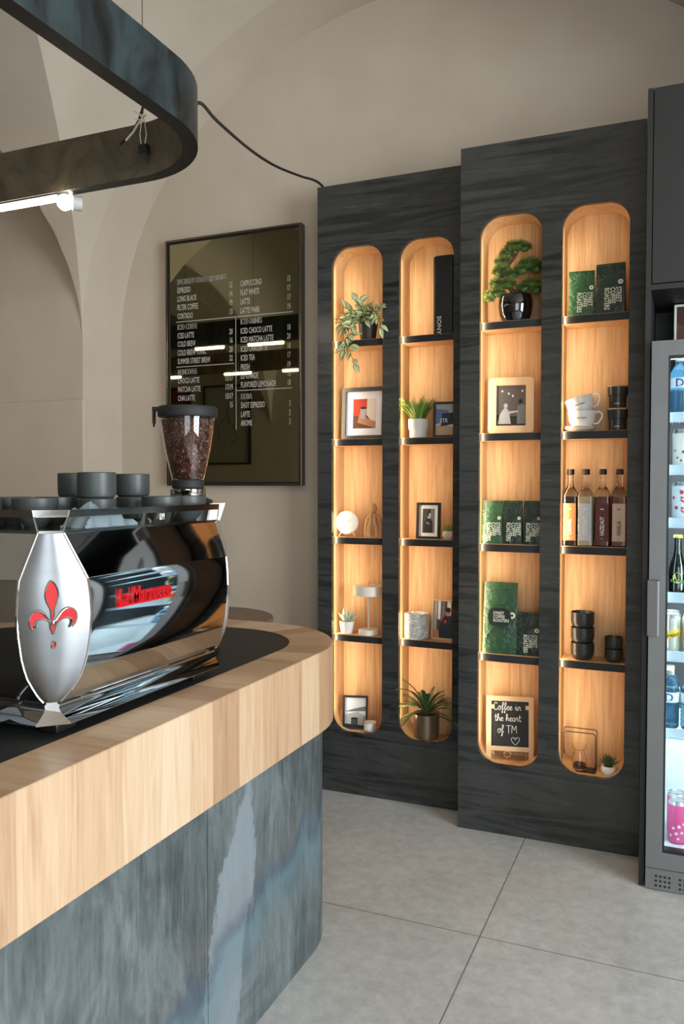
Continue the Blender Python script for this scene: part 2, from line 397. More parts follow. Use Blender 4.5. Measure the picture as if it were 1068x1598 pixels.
# ---------------------------------------------------------------- shelf units
ZTOP = 2.778
SH = (2.078, 1.630, 1.180, 0.730)      # shelf tops
NB, NTP = 0.283, 2.493                  # niche floor / crown
def shelf_unit(name, label, x0, x1, yf, niches, wall_y):
    t = thing(name, label, 'shelf unit', (x0, yf, 0))
    W = x1-x0
    # face sheet with the round-cornered openings
    cu = bpy.data.curves.new('f', 'CURVE'); cu.dimensions = '2D'; cu.fill_mode = 'BOTH'; cu.extrude = 0.01
    def spl(pts):
        s = cu.splines.new('POLY'); s.points.add(len(pts)-1); s.use_cyclic_u = True
        for p, (x, z) in zip(s.points, pts): p.co = (x, z, 0, 1)
    spl([(0, 0), (W, 0), (W, ZTOP), (0, ZTOP)])
    for a, b in niches: spl(rrect(a-x0, b-x0, NB, NTP, 0.085, 14))
    co = bpy.data.objects.new('f', cu); COL.objects.link(co); bpy.context.view_layer.update()
    me = bpy.data.meshes.new_from_object(co.evaluated_get(bpy.context.evaluated_depsgraph_get()))
    me.transform(T(0, 0.01, 0) @ FACE); bpy.data.objects.remove(co)
    b = nb(); b.from_mesh(me); obj('face_panel', b, MATS['blackened_steel'], t, smooth=False)
    b = nb(); box(b, 0, 0.018, 0.02, wall_y-yf, 0, ZTOP); obj('side_panel', b, CABINET, t, smooth=False)
    b = nb(); box(b, W-0.018, W, 0.02, wall_y-yf, 0, ZTOP); obj('side_panel', b, CABINET, t, smooth=False)
    b = nb(); box(b, 0.018, W-0.018, 0.02, wall_y-yf, ZTOP-0.018, ZTOP); obj('top_panel', b, CABINET, t, smooth=False)
    D = 0.146
    for a, c in niches:
        a -= x0; c -= x0
        b = nb(); po = rrect(a-0.012, c+0.012, NB-0.012, NTP+0.012, 0.097, 14); pi = rrect(a, c, NB, NTP, 0.085, 14)
        ringprism(b, po, pi, 0.0205, D); l = obj('niche_lining', b, OAK, t)
        b = nb(); box(b, a-0.012, c+0.012, D, D+0.012, NB-0.012, NTP+0.012); obj('back_panel', b, OAK, t, smooth=False)
        for z in SH:
            b = nb(); w = c-a; n = 16
            # front bows forward in the middle, its ends set back from the face
            fr = [(a+0.0006+(w-0.0012)*i/n, 0.022+0.008*(1-math.sin(PI*min(1, (i/n)*1.15+0.0)) if i/n < 0.435 else 0)) for i in range(n+1)]
            poly = fr + [(c-0.0006, D), (a+0.0006, D)]
            loft(b, [[(x, y, z-0.030) for x, y in poly], [(x, y, z) for x, y in poly]])
            s = obj('shelf', b, OAK, t)
            b = nb(); po = [(x, y-0.0012) for x, y in fr] + [(x, y-0.00005) for x, y in fr[::-1]]
            loft(b, [[(x, y, z-0.0305) for x, y in po], [(x, y, z-0.001) for x, y in po]])
            e = obj('edge_band', b, BLACKM, s); e['label'] = 'black front edge of the shelf'
        # strip light behind the left edge of the opening
        o = area('niche_strip_light', (x0+a+0.006, yf+0.0225, (NB+NTP)/2), (0.62, 0.78, 0), 0.006, 2.05, NICHE_W, WARM)
        o.rotation_euler = Matrix(((0.78, 0, -0.62), (-0.62, 0, -0.78), (0, 1, 0))).to_euler()
    return t
YL, YR = 3.419, 3.257
N1, N2, N3, N4 = (-1.506, -1.259), (-1.181, -0.935), (-0.782, -0.537), (-0.459, -0.213)
shelf_unit('shelf_unit', 'tall black steel shelf unit with two oak niches, the one nearer the menu board', -1.577, -0.868, YL, (N1, N2), YB)
shelf_unit('shelf_unit', 'tall black steel shelf unit with two oak niches, the one beside the fridge', -0.863, -0.156, YR, (N3, N4), YB)

# ---------------------------------------------------------------- bar counter (steel body) and worktop (oak rim, black top)
def rounded_outline(x1, y1, r, xb, y0, rb=None, n=16):
    """from the near front corner, along the customer side, round the far end, to the barista side; counter-clockwise"""
    pts = []; s = y0
    while s < y1 - r - 1e-6: pts.append((x1, s)); s += 0.15
    for k in range(n+1):
        a = PI/2*k/n; pts.append((x1-r + r*math.cos(a), y1-r + r*math.sin(a)))
    rb = rb or r
    for k in range(n+1):
        a = PI/2 + PI/2*k/n; pts.append((xb+rb + rb*math.cos(a), y1-rb + rb*math.sin(a)))
    pts.append((xb, y0)); return pts
ZW0, ZW1 = 0.695, 0.932
outer = rounded_outline(-0.980, 2.55, 0.40, -2.06, -0.55)
inner = rounded_outline(-1.105, 2.415, 0.295, -1.935, -0.425)
ctr = thing('bar_counter', 'bar counter clad in blue-grey patinated steel sheets below the oak worktop', 'counter', (-1.03, 1.0, 0))
def body_sheet(y0, y1, last):
    b = nb(); th = 0.02
    if last: o_ = [p for p in rounded_outline(-1.03, 2.50, 0.30, -2.01, y1, n=14)][:-1]; o_.append((-2.01, y1))
    b2 = o_ if last else [(-1.03, y0), (-1.03, y1)]
    q = []
    for i, (x, y) in enumerate(b2):
        a = b2[max(0, i-1)]; c = b2[min(len(b2)-1, i+1)]
        d = Vector((c[0]-a[0], c[1]-a[1])).normalized(); q.append((x - d.y*th, y + d.x*th))
    loft(b, [[(x, y, z) for x, y in b2 + q[::-1]] for z in (0.0, 0.694)])
    o = obj('steel_sheet', b, MATS['patina_steel'], ctr); o.location = (1.03, -1.0, 0); return o
body_sheet(-0.5, 1.6095, False); body_sheet(0, 1.6125, True)
b = nb(); box(b, -2.01, -1.051, -0.5, 1.60, 0, 0.694); o = obj('carcass', b, BLACKM, ctr, smooth=False); o.location = (1.03, -1.0, 0)
b = nb(); box(b, -1.052, -1.049, 1.6, 1.62, 0, 0.694); o = obj('joint_strip', b, BLACKM, ctr, smooth=False); o.location = (1.03, -1.0, 0)

top = thing('bar_worktop', 'thick oak stave worktop rim around a matte black counter surface', 'worktop', (-1.0, 1.0, ZW0))
b = nb(); uvl = b.loops.layers.uv.new('uv')
n = len(outer); s = [0]
for i in range(1, n): s.append(s[-1] + math.hypot(outer[i][0]-outer[i-1][0], outer[i][1]-outer[i-1][1]))
# match the inner outline to the outer one by index
rings = [[(x, y, z) for x, y in pl] for pl, z in ((outer, ZW0), (outer, ZW1-0.003), )]
def inset(pl, d):
    out = []
    for i, (x, y) in enumerate(pl):
        a = pl[max(0, i-1)]; c = pl[min(n-1, i+1)]
        dd = Vector((c[0]-a[0], c[1]-a[1])).normalized(); out.append((x - dd.y*d, y + dd.x*d))
    return out
inn = []
# resample inner: straight part same y, curves by equal index
ns = sum(1 for p in outer if abs(p[0]+0.980) < 1e-6 and p[1] < 2.55-0.40-1e-6)
for i in range(n):
    if i < ns: inn.append((-1.105, max(-0.425, outer[i][1]) if i == 0 else outer[i][1]))
arc1 = [(-1.105-0.295+0.295*math.cos(PI/2*k/16), 2.415-0.295+0.295*math.sin(PI/2*k/16)) for k in range(17)]
arc2 = [(-1.935+0.295+0.295*math.cos(PI/2+PI/2*k/16), 2.415-0.295+0.295*math.sin(PI/2+PI/2*k/16)) for k in range(17)]
inn += arc1 + arc2 + [(-1.935, -0.425)]
layers = [([(x, y, ZW0) for x, y in inn], -0.13), ([(x, y, ZW0) for x, y in outer], 0.0), ([(x, y, ZW1-0.002) for x, y in outer], 0.235), ([(x, y, ZW1) for x, y in inset(outer, 0.002)], 0.237),
          ([(x, y, ZW1) for x, y in inn], 0.365), ([(x, y, ZW1-0.02) for x, y in inn], 0.385)]
vr = [[b.verts.new(p) for p in l] for l, _ in layers]
for k in range(len(layers)-1):
    for i in range(n-1):
        f = b.faces.new((vr[k][i], vr[k][i+1], vr[k+1][i+1], vr[k+1][i]))
        for lp, (ss, vv) in zip(f.loops, ((s[i], layers[k][1]), (s[i+1], layers[k][1]), (s[i+1], layers[k+1][1]), (s[i], layers[k+1][1]))): lp[uvl].uv = (ss, vv)
o = obj('wood_rim', b, MATS['counter_oak'], top); o.location = (1.0, -1.0, -ZW0)
b = nb(); loft(b, [[(x, y, ZW1-0.03) for x, y in inn], [(x, y, ZW1-0.0015) for x, y in inn]])
o = obj('black_top', b, MATS['black_laminate'], top, smooth=False); o.location = (1.0, -1.0, -ZW0)

# round table behind the counter
t = thing('round_table', 'round brown table whose top just shows behind the far end of the counter', 'table', (-1.90, 2.93, 0))
b = nb(); lathe(b, [(0.30, 0.835), (0.308, 0.84), (0.31, 0.85), (0.306, 0.858), (0.30, 0.86)], seg=64); obj('tabletop', b, M('brown_top', (120,92,76), 0.45), t)
b = nb(); lathe(b, [(0.025, 0.02), (0.025, 0.834)]); obj('pole', b, BLACK, t)
b = nb(); lathe(b, [(0.2, 0.0), (0.2, 0.012), (0.05, 0.03)]); obj('base', b, BLACK, t)

# ---------------------------------------------------------------- espresso machine
ZC = ZW1
mach = thing('espresso_machine', 'large polished steel espresso machine standing on the black counter surface', 'espresso machine', (-1.4, 1.5, ZC))
def mobj(name, b, m, par=None, **k):
    o = obj(name, b, m, par or mach, **k)
    if par is None: o.location = (1.4, -1.5, -ZC)
    return o
X0, Y0N, YFA, XL, CH = -1.115, 1.2035, 1.797, -1.72, -2.34
prof = [(1.001, 0), (1.008, .0055), (1.016, .0105), (1.030, .0175), (1.049, .026), (1.068, .031), (1.088, .035), (1.13, .0395), (1.17, .0415), (1.205, .040), (1.238, .037), (1.24, .0362), (1.27, .026), (1.30, .0155), (1.327, .0062)]
def plan(bo, z, x0=X0, yn=Y0N, yf=YFA):
    x = x0+bo; y = yn-bo*0.78
    c2 = 0.012
    return [(y+CH, y, z), (x, x-CH, z), (x, yf-c2, z), (x-c2, yf, z), (XL+0.03, yf, z), (XL, yf-0.03, z), (XL, y+0.03, z), (XL+0.03, y, z)]
b = nb(); loft(b, [plan(bo, z) for z, bo in prof]); body = mobj('body', b, CHROME)
# trim wire along the far edge and kink
b = nb(); tube(b, [(X0+bo+0.001, YFA-0.011, z) for z, bo in prof], 0.0028, 8)
mobj('edge_trim', b, CHROME)
b = nb(); tube(b, [(X0+bo+0.001, X0+bo-CH+0.0005, z) for z, bo in prof], 0.0026, 8)
mobj('edge_trim', b, CHROME)
b = nb(); tube(b, [(Y0N-bo*.78+CH-0.0005, Y0N-bo*.78-0.001, z) for z, bo in prof], 0.0026, 8)
mobj('edge_trim', b, CHROME)
# satin corner shield, with the emblem
cm = Matrix(((1/math.sqrt(2), 1/math.sqrt(2), 0, 0), (1/math.sqrt(2), -1/math.sqrt(2), 0, 0), (0, 0, 1, 0), (0, 0, 0, 1)))
# local frame: x along the chamfer (to the right), z up, -y outward
cx0, cy0 = -1.1235, 1.2165
CM = T(cx0, cy0, 0) @ Matrix(((0.70711, -0.70711, 0, 0), (0.70711, 0.70711, 0, 0), (0, 0, 1, 0), (0, 0, 0, 1)))
b = nb(); rows = []
for z, bo in prof:
    Lc = Vector((Y0N-bo*.78+CH, Y0N-bo*.78, z)); Rc = Vector((X0+bo, X0+bo-CH, z)); nrm = Vector((0.70711, -0.70711, 0))
    rows.append([b.verts.new(Lc.lerp(Rc, k/12.0) + nrm*(0.0012 + 0.11*(Rc-Lc).length*math.sin(PI*k/12.0))) for k in range(13)])
for r0, r1 in zip(rows, rows[1:]):
    for k in range(12): b.faces.new((r0[k], r0[k+1], r1[k+1], r1[k]))
for rr in (rows[0], rows[-1]): b.faces.new(rr)
shield = mobj('corner_shield', b, MATS['satin_steel'])
def spline(pts, n=8):
    """closed Catmull-Rom through pts"""
    out = []; N_ = len(pts)
    for i in range(N_):
        p0, p1, p2, p3 = [Vector(pts[(i+k-1) % N_]) for k in range(4)]
        for j in range(n):
            u = j/n
            out.append(tuple(0.5*((2*p1) + (p2-p0)*u + (2*p0-5*p1+4*p2-p3)*u*u + (3*p1-p0-3*p2+p3)*u**3)))
    return out
def flat_poly(b, pts, depth, m, mi=0):
    """triangulated plate from a 2-D outline"""
    va = [b.verts.new(m @ Vector((x, -depth, z))) for x, z in pts]; vb = [b.verts.new(m @ Vector((x, 0, z))) for x, z in pts]
    e = [b.edges.new((va[i], va[(i+1) % len(va)])) for i in range(len(va))]
    g = bmesh.ops.triangle_fill(b, use_beauty=True, edges=e)
    for f in g['geom']:
        if isinstance(f, bmesh.types.BMFace): f.material_index = mi
    for i in range(len(va)):
        j = (i+1) % len(va); b.faces.new((va[i], va[j], vb[j], vb[i])).material_index = mi
# emblem: centre petal, two side petals, foot. pixels measured on the photograph's shield, 1 unit = 1 m
E_ = 1/769.0; ex, ez = 82.0, 960.0
def em(pts): return [((u-ex)*E_*0.975, (ez-v)*E_*0.945) for u, v in pts]
petal = em([(79.5,904), (86,912), (89.5,924), (88,936), (84,950), (82.5,966), (79.5,966), (78,950), (72,936), (70.5,924), (73.5,912)])
lside = em([(80.5,975), (76,968), (70,964), (63,963.5), (57.5,967), (55,972), (54.5,979), (50,976), (48,967), (50,958), (55,952), (62,951), (68,955), (73,962), (77,967), (81,969)])
rside = em([(82,969), (86,966), (90,960), (96,952), (103,948), (110,949), (115,955), (116,964), (113,973), (106,979), (109,972), (108,966), (103,963), (96,964), (90,968), (85,975)])
foot = em([(76,966), (88,966), (86,976), (82.5,988), (81,988), (77,976)])
drop = em([(82.3,998), (85,1003), (84.5,1008), (82,1010), (79.5,1008), (79.5,1003)])
b = nb(); b2 = nb()
for pl in (petal, lside, rside, foot, drop):
    sp_ = spline(pl, 4) if pl is not foot else pl
    c = (sum(p[0] for p in sp_)/len(sp_), sum(p[1] for p in sp_)/len(sp_))
    flat_poly(b, sp_, 0.0022, CM @ T(0.0, -0.0170, 1.170))
    tube(b2, [(x, -0.0018, z) for x, z in sp_], 0.0016, 6, closed=True, m=CM @ T(0.0, -0.0170, 1.170))
RED = M('enamel_red', (196,16,26), 0.3, vary=0)
em_ = obj('lily_emblem', b, RED, shield, smooth=False); em_['label'] = 'red enamel lily emblem'
obj('emblem_rim', b2, CHROME, em_)
# script logo on the customer side
lg = text([('La Marzocco', 0.047, (X0+0.0440, 1.344, 1.174), EAST, 0.76, 'LEFT', 0.2)], RED, mach, 'logo_lettering', ext=0.003, label='red script lettering')
lg.location = (1.4, -1.5, -ZC)
b = nb(); box(b, X0+0.0395, X0+0.0435, 1.345, 1.548, 1.1685, 1.1725); o = mobj('logo_bar', b, RED, smooth=False)
# flared base with concave sweep
b = nb(); bp = [(1.001, -0.004), (0.997, -0.004), (0.995, -0.001), (0.988, -0.002), (0.980, 0.0005), (0.970, 0.006), (0.958, 0.0135), (0.955, 0.0135)]
loft(b, [[(x, y, z) for x, y, z in plan(bo, z)] for z, bo in bp[::-1]]); base = mobj('base_trim', b, CHROME); base['label'] = 'polished flared base'
for fx, fy in ((-1.155, 1.262), (-1.150, 1.735), (-1.66, 1.262), (-1.66, 1.735)):
    b = nb(); box(b, fx-0.022, fx+0.022, fy-0.028, fy+0.028, ZC-0.0002, 0.9552); mobj('foot', b, BLACK, bevel=0.003)
# drip tray jutting out on the working side
b = nb(); box(b, XL-0.02, -1.215, Y0N-0.115, Y0N+0.01, 0.957, 0.990); mobj('drip_tray', b, M('tray_black', (16,17,18), 0.15), bevel=0.006)
# cup rail on top
b = nb()
def railplan(bo, z): return plan(bo, z)
po, pi_ = railplan(0.0155, 1.372), railplan(0.0130, 1.372)
po2, pi2 = railplan(0.0135, 1.358), railplan(0.0110, 1.358)
def ringloft(b, rs, skip=()):
    vr = [[b.verts.new(p) for p in r] for r in rs]; n = len(vr[0])
    for k in range(len(vr)):
        a, c = vr[k], vr[(k+1) % len(vr)]
        for i in range(n):
            j = (i+1) % n; b.faces.new((a[i], a[j], c[j], c[i]))
ringloft(b, [po, po2, pi2, pi_])
rail = mobj('cup_rail', b, CHROME_D, smooth=False)
lowp, upp = plan(0.0062, 1.329), railplan(0.0125, 1.359)
for i in (0, 1, 2, 4, 5, 6, 7):
    b = nb(); tube(b, [lowp[i], upp[i]], 0.0022, 6); obj('post', b, CHROME, rail)
b = nb(); lo = plan(0.008, 1.3275); loft(b, [plan(0.0075, 1.3268), plan(0.0085, 1.332)]); mobj('top_tray', b, CHROME_D, smooth=False)
def plate(y0, y1, lean, w, m=CHROME_D):
    b = nb()
    for (ya, yb, xa, xb) in ((y0, y1, 0, 0),):
        q = [(X0+0.0085, ya, 1.332), (X0+0.0085, ya+w, 1.332), (X0+0.0150, ya+w+lean, 1.372), (X0+0.0150, ya+lean, 1.372)]
        loft(b, [[(x-0.003, y, z) for x, y, z in q], q])
    return b
for y0, w, lean in ((1.472, 0.012, 0), (1.515, 0.040, 0.010), (1.575, 0.012, 0.012)):
    obj('rail_bracket', plate(y0, 0, lean, w), CHROME_D, rail, smooth=False)
text([('LM', 0.020, (X0+0.0142, 1.531, 1.342), EAST, 0.7, 'LEFT', 0.2)], LETW, rail, 'bracket_lettering', ext=0.001)
b = nb(); loft(b, [[(X0+0.008, 1.745, 1.330), (X0+0.008, 1.800, 1.330), (X0+0.017, 1.812, 1.374), (X0+0.014, 1.752, 1.374)], [(X0+0.002, 1.745, 1.330), (X0+0.002, 1.800, 1.330), (X0+0.010, 1.812, 1.374), (X0+0.008, 1.752, 1.374)]])
o = obj('rail_end_plate', b, M('end_plate_white', (236,234,230), 0.3, vary=0), rail, smooth=False); o['label'] = 'white end plate'
# group heads and levers on the working side
for gy in (1.33, 1.50, 1.67):
    b = nb(); lathe(b, [(0.028, 0), (0.034, 0.01), (0.034, 0.05), (0.026, 0.07)], T(XL-0.045, gy, 1.09)); box(b, XL-0.05, XL+0.01, gy-0.02, gy+0.02, 1.12, 1.15)
    mobj('group_head', b, CHROME, )

ZT = 1.3322
def cup_straight():      # cylinder cup with a groove
    b = nb(); lathe(b, [(0.036, 0), (0.041, 0.004), (0.0425, 0.012), (0.0425, 0.056), (0.041, 0.058), (0.0395, 0.056), (0.039, 0.010), (0.030, 0.007)], seg=40)
    return b
def cup_bowl(k=1.0):     # rounded bowl with upright rim
    b = nb(); lathe(b, [(0.022*k, 0), (0.024*k, 0.003), (0.032*k, 0.012), (0.040*k, 0.026), (0.0455*k, 0.040), (0.0465*k, 0.046), (0.0465*k, 0.060), (0.045*k, 0.061), (0.0435*k, 0.058), (0.042*k, 0.044), (0.034*k, 0.024), (0.02*k, 0.010)], seg=40)
    return b
def place(proto, loc, label, cat, group, rot=0):
    o = proto if not proto.get('used') else dup(proto)
    proto['used'] = 1
    o.location = loc; o.rotation_euler = (0, 0, rot); o['label'] = label; o['category'] = cat
    if group: o['group'] = group
    return o
pcup = obj('coffee_cup', cup_straight(), CUPM); pbowl = obj('coffee_bowl', cup_bowl(), CUPM)
stk = [(-1.350, 1.545, 'left'), (-1.222, 1.465, 'middle'), (-1.315, 1.715, 'right')]
for x, y, w_ in stk:
    for k in (0, 1):
        place(pcup, (x, y, ZT + k*0.0585), 'charcoal straight-sided cup, %s of the %s stack of two on the espresso machine' % (('lower', 'upper')[k], w_), 'cup', 'charcoal cups stacked on the espresso machine')
for x, y, lb in ((-1.265, 1.322, 'nearest charcoal bowl cup behind the corner shield of the espresso machine'),
                 (-1.405, 1.392, 'charcoal bowl cup half hidden behind the nearest bowl on the espresso machine'),
                 (-1.318, 1.440, 'charcoal bowl cup in front of the left cup stack, behind the grey cloth'),
                 (-1.365, 1.270, 'charcoal bowl cup cut by the left edge of the photo'),
                 (-1.178, 1.645, 'charcoal bowl cup behind the machine rail, left of the last one'),
                 (-1.166, 1.740, 'charcoal bowl cup at the far right end of the machine top')):
    place(pbowl, (x, y, ZT), lb, 'cup', 'charcoal bowl cups on the espresso machine')
# folded cloth
b = nb(); nx, ny = 16, 34
def clothpt(i, j, lift):
    u, v = i/nx, j/ny
    x = -1.178 + 0.062*u; y = 1.30 + 0.165*v
    h = 0.024 + 0.022*math.exp(-((v-0.25)/0.35)**2)*(0.8+0.2*math.sin(5*u+2)) + 0.012*math.sin(14*v+3*u)*math.sin(4*u+1) + 0.010*math.sin(26*v-5*u)*0.5
    e = min(1, 5*min(u, 1-u, v, 1-v)+0.12); return Vector((x+0.004*math.sin(20*v), y+0.004*math.sin(9*u), ZT + 0.001 + max(0.002, h)*e*lift))
g = [[b.verts.new(clothpt(i, j, 1)) for j in range(ny+1)] for i in range(nx+1)]
g0 = [[b.verts.new(Vector((p.co.x, p.co.y, ZT+0.0003))) for p in row] for row in g]
for i in range(nx):
    for j in range(ny):
        b.faces.new((g[i][j], g[i+1][j], g[i+1][j+1], g[i][j+1])); b.faces.new((g0[i][j], g0[i][j+1], g0[i+1][j+1], g0[i+1][j]))
for j in range(ny):
    b.faces.new((g[0][j], g[0][j+1], g0[0][j+1], g0[0][j])); b.faces.new((g[nx][j+1], g[nx][j], g0[nx][j], g0[nx][j+1]))
for i in range(nx):
    b.faces.new((g[i+1][0], g[i][0], g0[i][0], g0[i+1][0])); b.faces.new((g[i][ny], g[i+1][ny], g0[i+1][ny], g0[i][ny]))
tag(obj('cleaning_cloth', b, M('cloth_grey', (118,132,138), 0.9)), 'crumpled blue-grey cleaning cloth on top of the espresso machine behind the rail', 'cloth')

# ---------------------------------------------------------------- grinder with bean hopper behind the machine
GX, GY = -1.327, 1.985
gr = thing('coffee_grinder', 'coffee grinder with tall clear hopper of beans behind the espresso machine', 'grinder', (GX, GY, ZC))
b = nb(); lathe(b, [(0.085, 0), (0.088, 0.01), (0.082, 0.03), (0.068, 0.06), (0.066, 0.34), (0.072, 0.40), (0.070, 0.445), (0.045, 0.455)], seg=40); obj('grinder_body', b, BLACK, gr)
b = nb(); lathe(b, [(0.050, 0.455), (0.052, 0.460), (0.052, 0.476), (0.046, 0.480)], seg=40); obj('chrome_collar', b, CHROME, gr)
b = nb(); lathe(b, [(0.044, 0.480), (0.046, 0.482), (0.0465, 0.500), (0.044, 0.503)], seg=40); obj('hopper_collar', b, BLACKM, gr)
hp = [(0.0445, 0.503), (0.047, 0.510), (0.057, 0.550), (0.066, 0.595), (0.073, 0.640), (0.0775, 0.685)]
b = nb(); lathe(b, hp + [(r-0.002, z) for r, z in hp[::-1]], seg=48, capb=False, capt=False); hop = obj('hopper', b, GLASS, gr); hop['label'] = 'clear tapered bean hopper'
for f_ in (): pass
b = nb(); lathe(b, [(0.076, 0.681), (0.083, 0.683), (0.085, 0.688), (0.085, 0.706), (0.082, 0.712), (0.05, 0.715)], seg=48)
box(b, -0.100, -0.076, -0.012, 0.012, 0.700, 0.712); box(b, -0.100, -0.094, -0.010, 0.010, 0.665, 0.702); box(b, -0.099, -0.096, -0.006, 0.006, 0.655, 0.668)
lid = obj('lid', b, BLACKM, gr); lid.rotation_euler = (0, 0, math.radians(23))
b = nb(); rnd = random.Random(3)
def rad_at(z):
    for (r0, z0), (r1, z1) in zip(hp, hp[1:]):
        if z0 <= z <= z1: return r0 + (r1-r0)*(z-z0)/(z1-z0)
    return hp[-1][0]
core = [(rad_at(z)-0.0085, z) for z in (0.506, 0.53, 0.56, 0.59, 0.62, 0.65, 0.668)]
lathe(b, core, seg=24)
def bean(b, p, m, s=0.0042):
    g = bmesh.ops.create_icosphere(b, subdivisions=1, radius=1, matrix=T(*p) @ m @ Matrix.Diagonal((s*1.35, s, s*0.75, 1)))
def rrot(r): return R(r.uniform(0, 6.28)) @ R(r.uniform(0, 3.14), 'X') @ R(r.uniform(0, 6.28), 'Y')
z = 0.509
while z < 0.672:
    rr = rad_at(z) - 0.0073; cnt = int(2*PI*rr/0.0078)
    for k in range(cnt):
        a = 2*PI*(k+rnd.random()*0.6)/cnt; bean(b, (rr*math.cos(a)-rnd.random()*0.0, rr*math.sin(a), z+rnd.uniform(-.0015, .0015)), rrot(rnd))
    z += 0.0058
for k in range(160):
    a = rnd.uniform(0, 6.28); r_ = 0.064*math.sqrt(rnd.random()); bean(b, (r_*math.cos(a), r_*math.sin(a), 0.671+rnd.uniform(-.002, .004)), rrot(rnd))
o = obj('coffee_beans', b, MATS['bean_brown']); o.location = (GX, GY, ZC)
tag(o, 'roasted brown coffee beans filling the clear hopper of the grinder', 'coffee beans', kind='stuff')

# ---------------------------------------------------------------- menu board
MX0, MX1, MZ0, MZ1, MY = -2.510, -1.727, 1.417, 2.682, 3.568
mb = thing('menu_board', 'tall bronze mirror menu board with white lettering on the wall left of the shelves', 'menu board', ((MX0+MX1)/2, MY+0.03, (MZ0+MZ1)/2))
def mob(name, b, m, par=None, **k):
    o = obj(name, b, m, par or mb, **k)
    if par is None: o.location = (-(MX0+MX1)/2, -(MY+0.03), -(MZ0+MZ1)/2)
    return o
b = nb(); ringprism(b, [(MX0, MZ0), (MX1, MZ0), (MX1, MZ1), (MX0, MZ1)], [(MX0+.012, MZ0+.012), (MX1-.012, MZ0+.012), (MX1-.012, MZ1-.012), (MX0+.012, MZ1-.012)], MY-0.012, 3.599)
mob('frame', b, M('frame_steel', (116,108,96), 0.22, 1.0, vary=0), smooth=False, bevel=0.002)
b = nb(); ringprism(b, [(MX0+.012, MZ0+.012), (MX1-.012, MZ0+.012), (MX1-.012, MZ1-.012), (MX0+.012, MZ1-.012)], [(MX0+.019, MZ0+.019), (MX1-.019, MZ0+.019), (MX1-.019, MZ1-.019), (MX0+.019, MZ1-.019)], MY-0.004, 3.59)
mob('inner_lip', b, BLACK, smooth=False)
b = nb(); box(b, MX0+.012, MX1-.012, MY, 3.59, MZ0+.012, MZ1-.012); mob('mirror_panel', b, MIRROR, smooth=False)
TY = MY - 0.0002
L = []; cxl, cpl, cxr, cpr = -2.445, -2.115, -2.070, -1.790
rows_l = [('SPECIALITY COFFEE EXPERIENCE', '', 2.468, 1), ('ESPRESSO', '12', 2.425, 0), ('LONG BLACK', '14', 2.381, 0), ('FILTER COFFEE', '19', 2.337, 0), ('CORTADO', '13', 2.292, 0),
          ('ICED COFFEE', '', 2.236, 1), ('ICED LATTE', '20', 2.192, 0), ('COLD BREW', '16', 2.149, 0), ('COLD BREW TONIC', '20', 2.104, 0), ('SUMMER STREET BREW', '22', 2.060, 0),
          ('NONCOFFEE', '', 2.005, 1), ('CHOCO LATTE', '15/17', 1.960, 0), ('MATCHA LATTE', '17/19', 1.915, 0), ('CHAI LATTE', '15/17', 1.870, 0), ('', '15', 1.826, 0)]
rows_r = [('CAPPUCCINO', '15', 2.425, 0), ('FLAT WHITE', '17', 2.380, 0), ('LATTE', '17', 2.335, 0), ('LATTE MARE', '19', 2.290, 0),
          ('ICED DRINKS', '', 2.236, 1), ('ICED CHOCO LATTE', '18', 2.190, 0), ('ICED MATCHA LATTE', '20', 2.146, 0), ('ICED CHAI LATTE', '18', 2.100, 0), ('ICED TEA', '17', 2.056, 0),
          ('FRESH', '19', 2.010, 0), ('LEMONADE', '16', 1.966, 0), ('FLAVORED LEMONADE', '18', 1.922, 0), ('EXTRA', '', 1.864, 1), ('SHOT ESPRESSO', '3', 1.820, 0), ('LAPTE', '3', 1.775, 0), ('AROME', '3', 1.731, 0)]
for rows_, xa, xp in ((rows_l, cxl, cpl), (rows_r, cxr, cpr)):
    for s_, p_, z_, hd in rows_:
        sz = 0.0405
        if s_: L.append((s_, sz, (xa, TY, z_-0.014), FACE, 0.50 if hd else 0.47, 'LEFT', 0))
        if hd: L.append((s_, sz, (xa+0.0012, TY, z_-0.014), FACE, 0.50, 'LEFT', 0))
        if p_: L.append((p_, sz, (xp, TY, z_-0.014), FACE, 0.50, 'RIGHT', 0))
o = text(L, M('menu_white', (186,182,172), 0.7, vary=0), mb, 'menu_lettering', ext=0.0001, bold=0.006); o.location = (-(MX0+MX1)/2, -(MY+0.03), -(MZ0+MZ1)/2)
b = nb()
for xa, xb, za in ((cxl-.008, cpr+.012, 2.2625), (cxl-.008, cpl+.008, 2.031), (-2.098, cpr+.008, 1.894)): box(b, xa, xb, MY-0.0003, MY-0.00005, za-0.0017, za+0.0017)
box(b, -2.0985, -2.0955, MY-0.0003, MY-0.00005, 1.70, 2.262); mob('ruled_lines', b, MATS['menu_white'], smooth=False)

# ---------------------------------------------------------------- pendant ring over the counter
ZP0, ZP1 = 2.400, 2.566
pr = thing('pendant_light', 'oval ring pendant of blued steel hanging over the counter on thin wires', 'pendant light', (-3.2, 1.57, ZP0))
def pobj(name, b, m, par=None, **k):
    o = obj(name, b, m, par or pr, **k)
    if par is None: o.location = (3.2, -1.57, -ZP0)
    return o
PO = rrect(-5.2, -1.270, 0.94, 2.205, 0.35, 18); PI_ = rrect(-5.155, -1.315, 0.985, 2.160, 0.305, 18)
b = nb(); n = len(PO)
V = [[b.verts.new((x, y, z)) for x, y in pl] for pl, z in ((PO, ZP0), (PO, ZP1), (PI_, ZP1), (PI_, ZP0))]
for k in range(4):
    for i in range(n):
        f = b.faces.new((V[k][i], V[k][(i+1) % n], V[(k+1) % 4][(i+1) % n], V[(k+1) % 4][i])); f.material_index = (0, 2, 1, 2)[k]
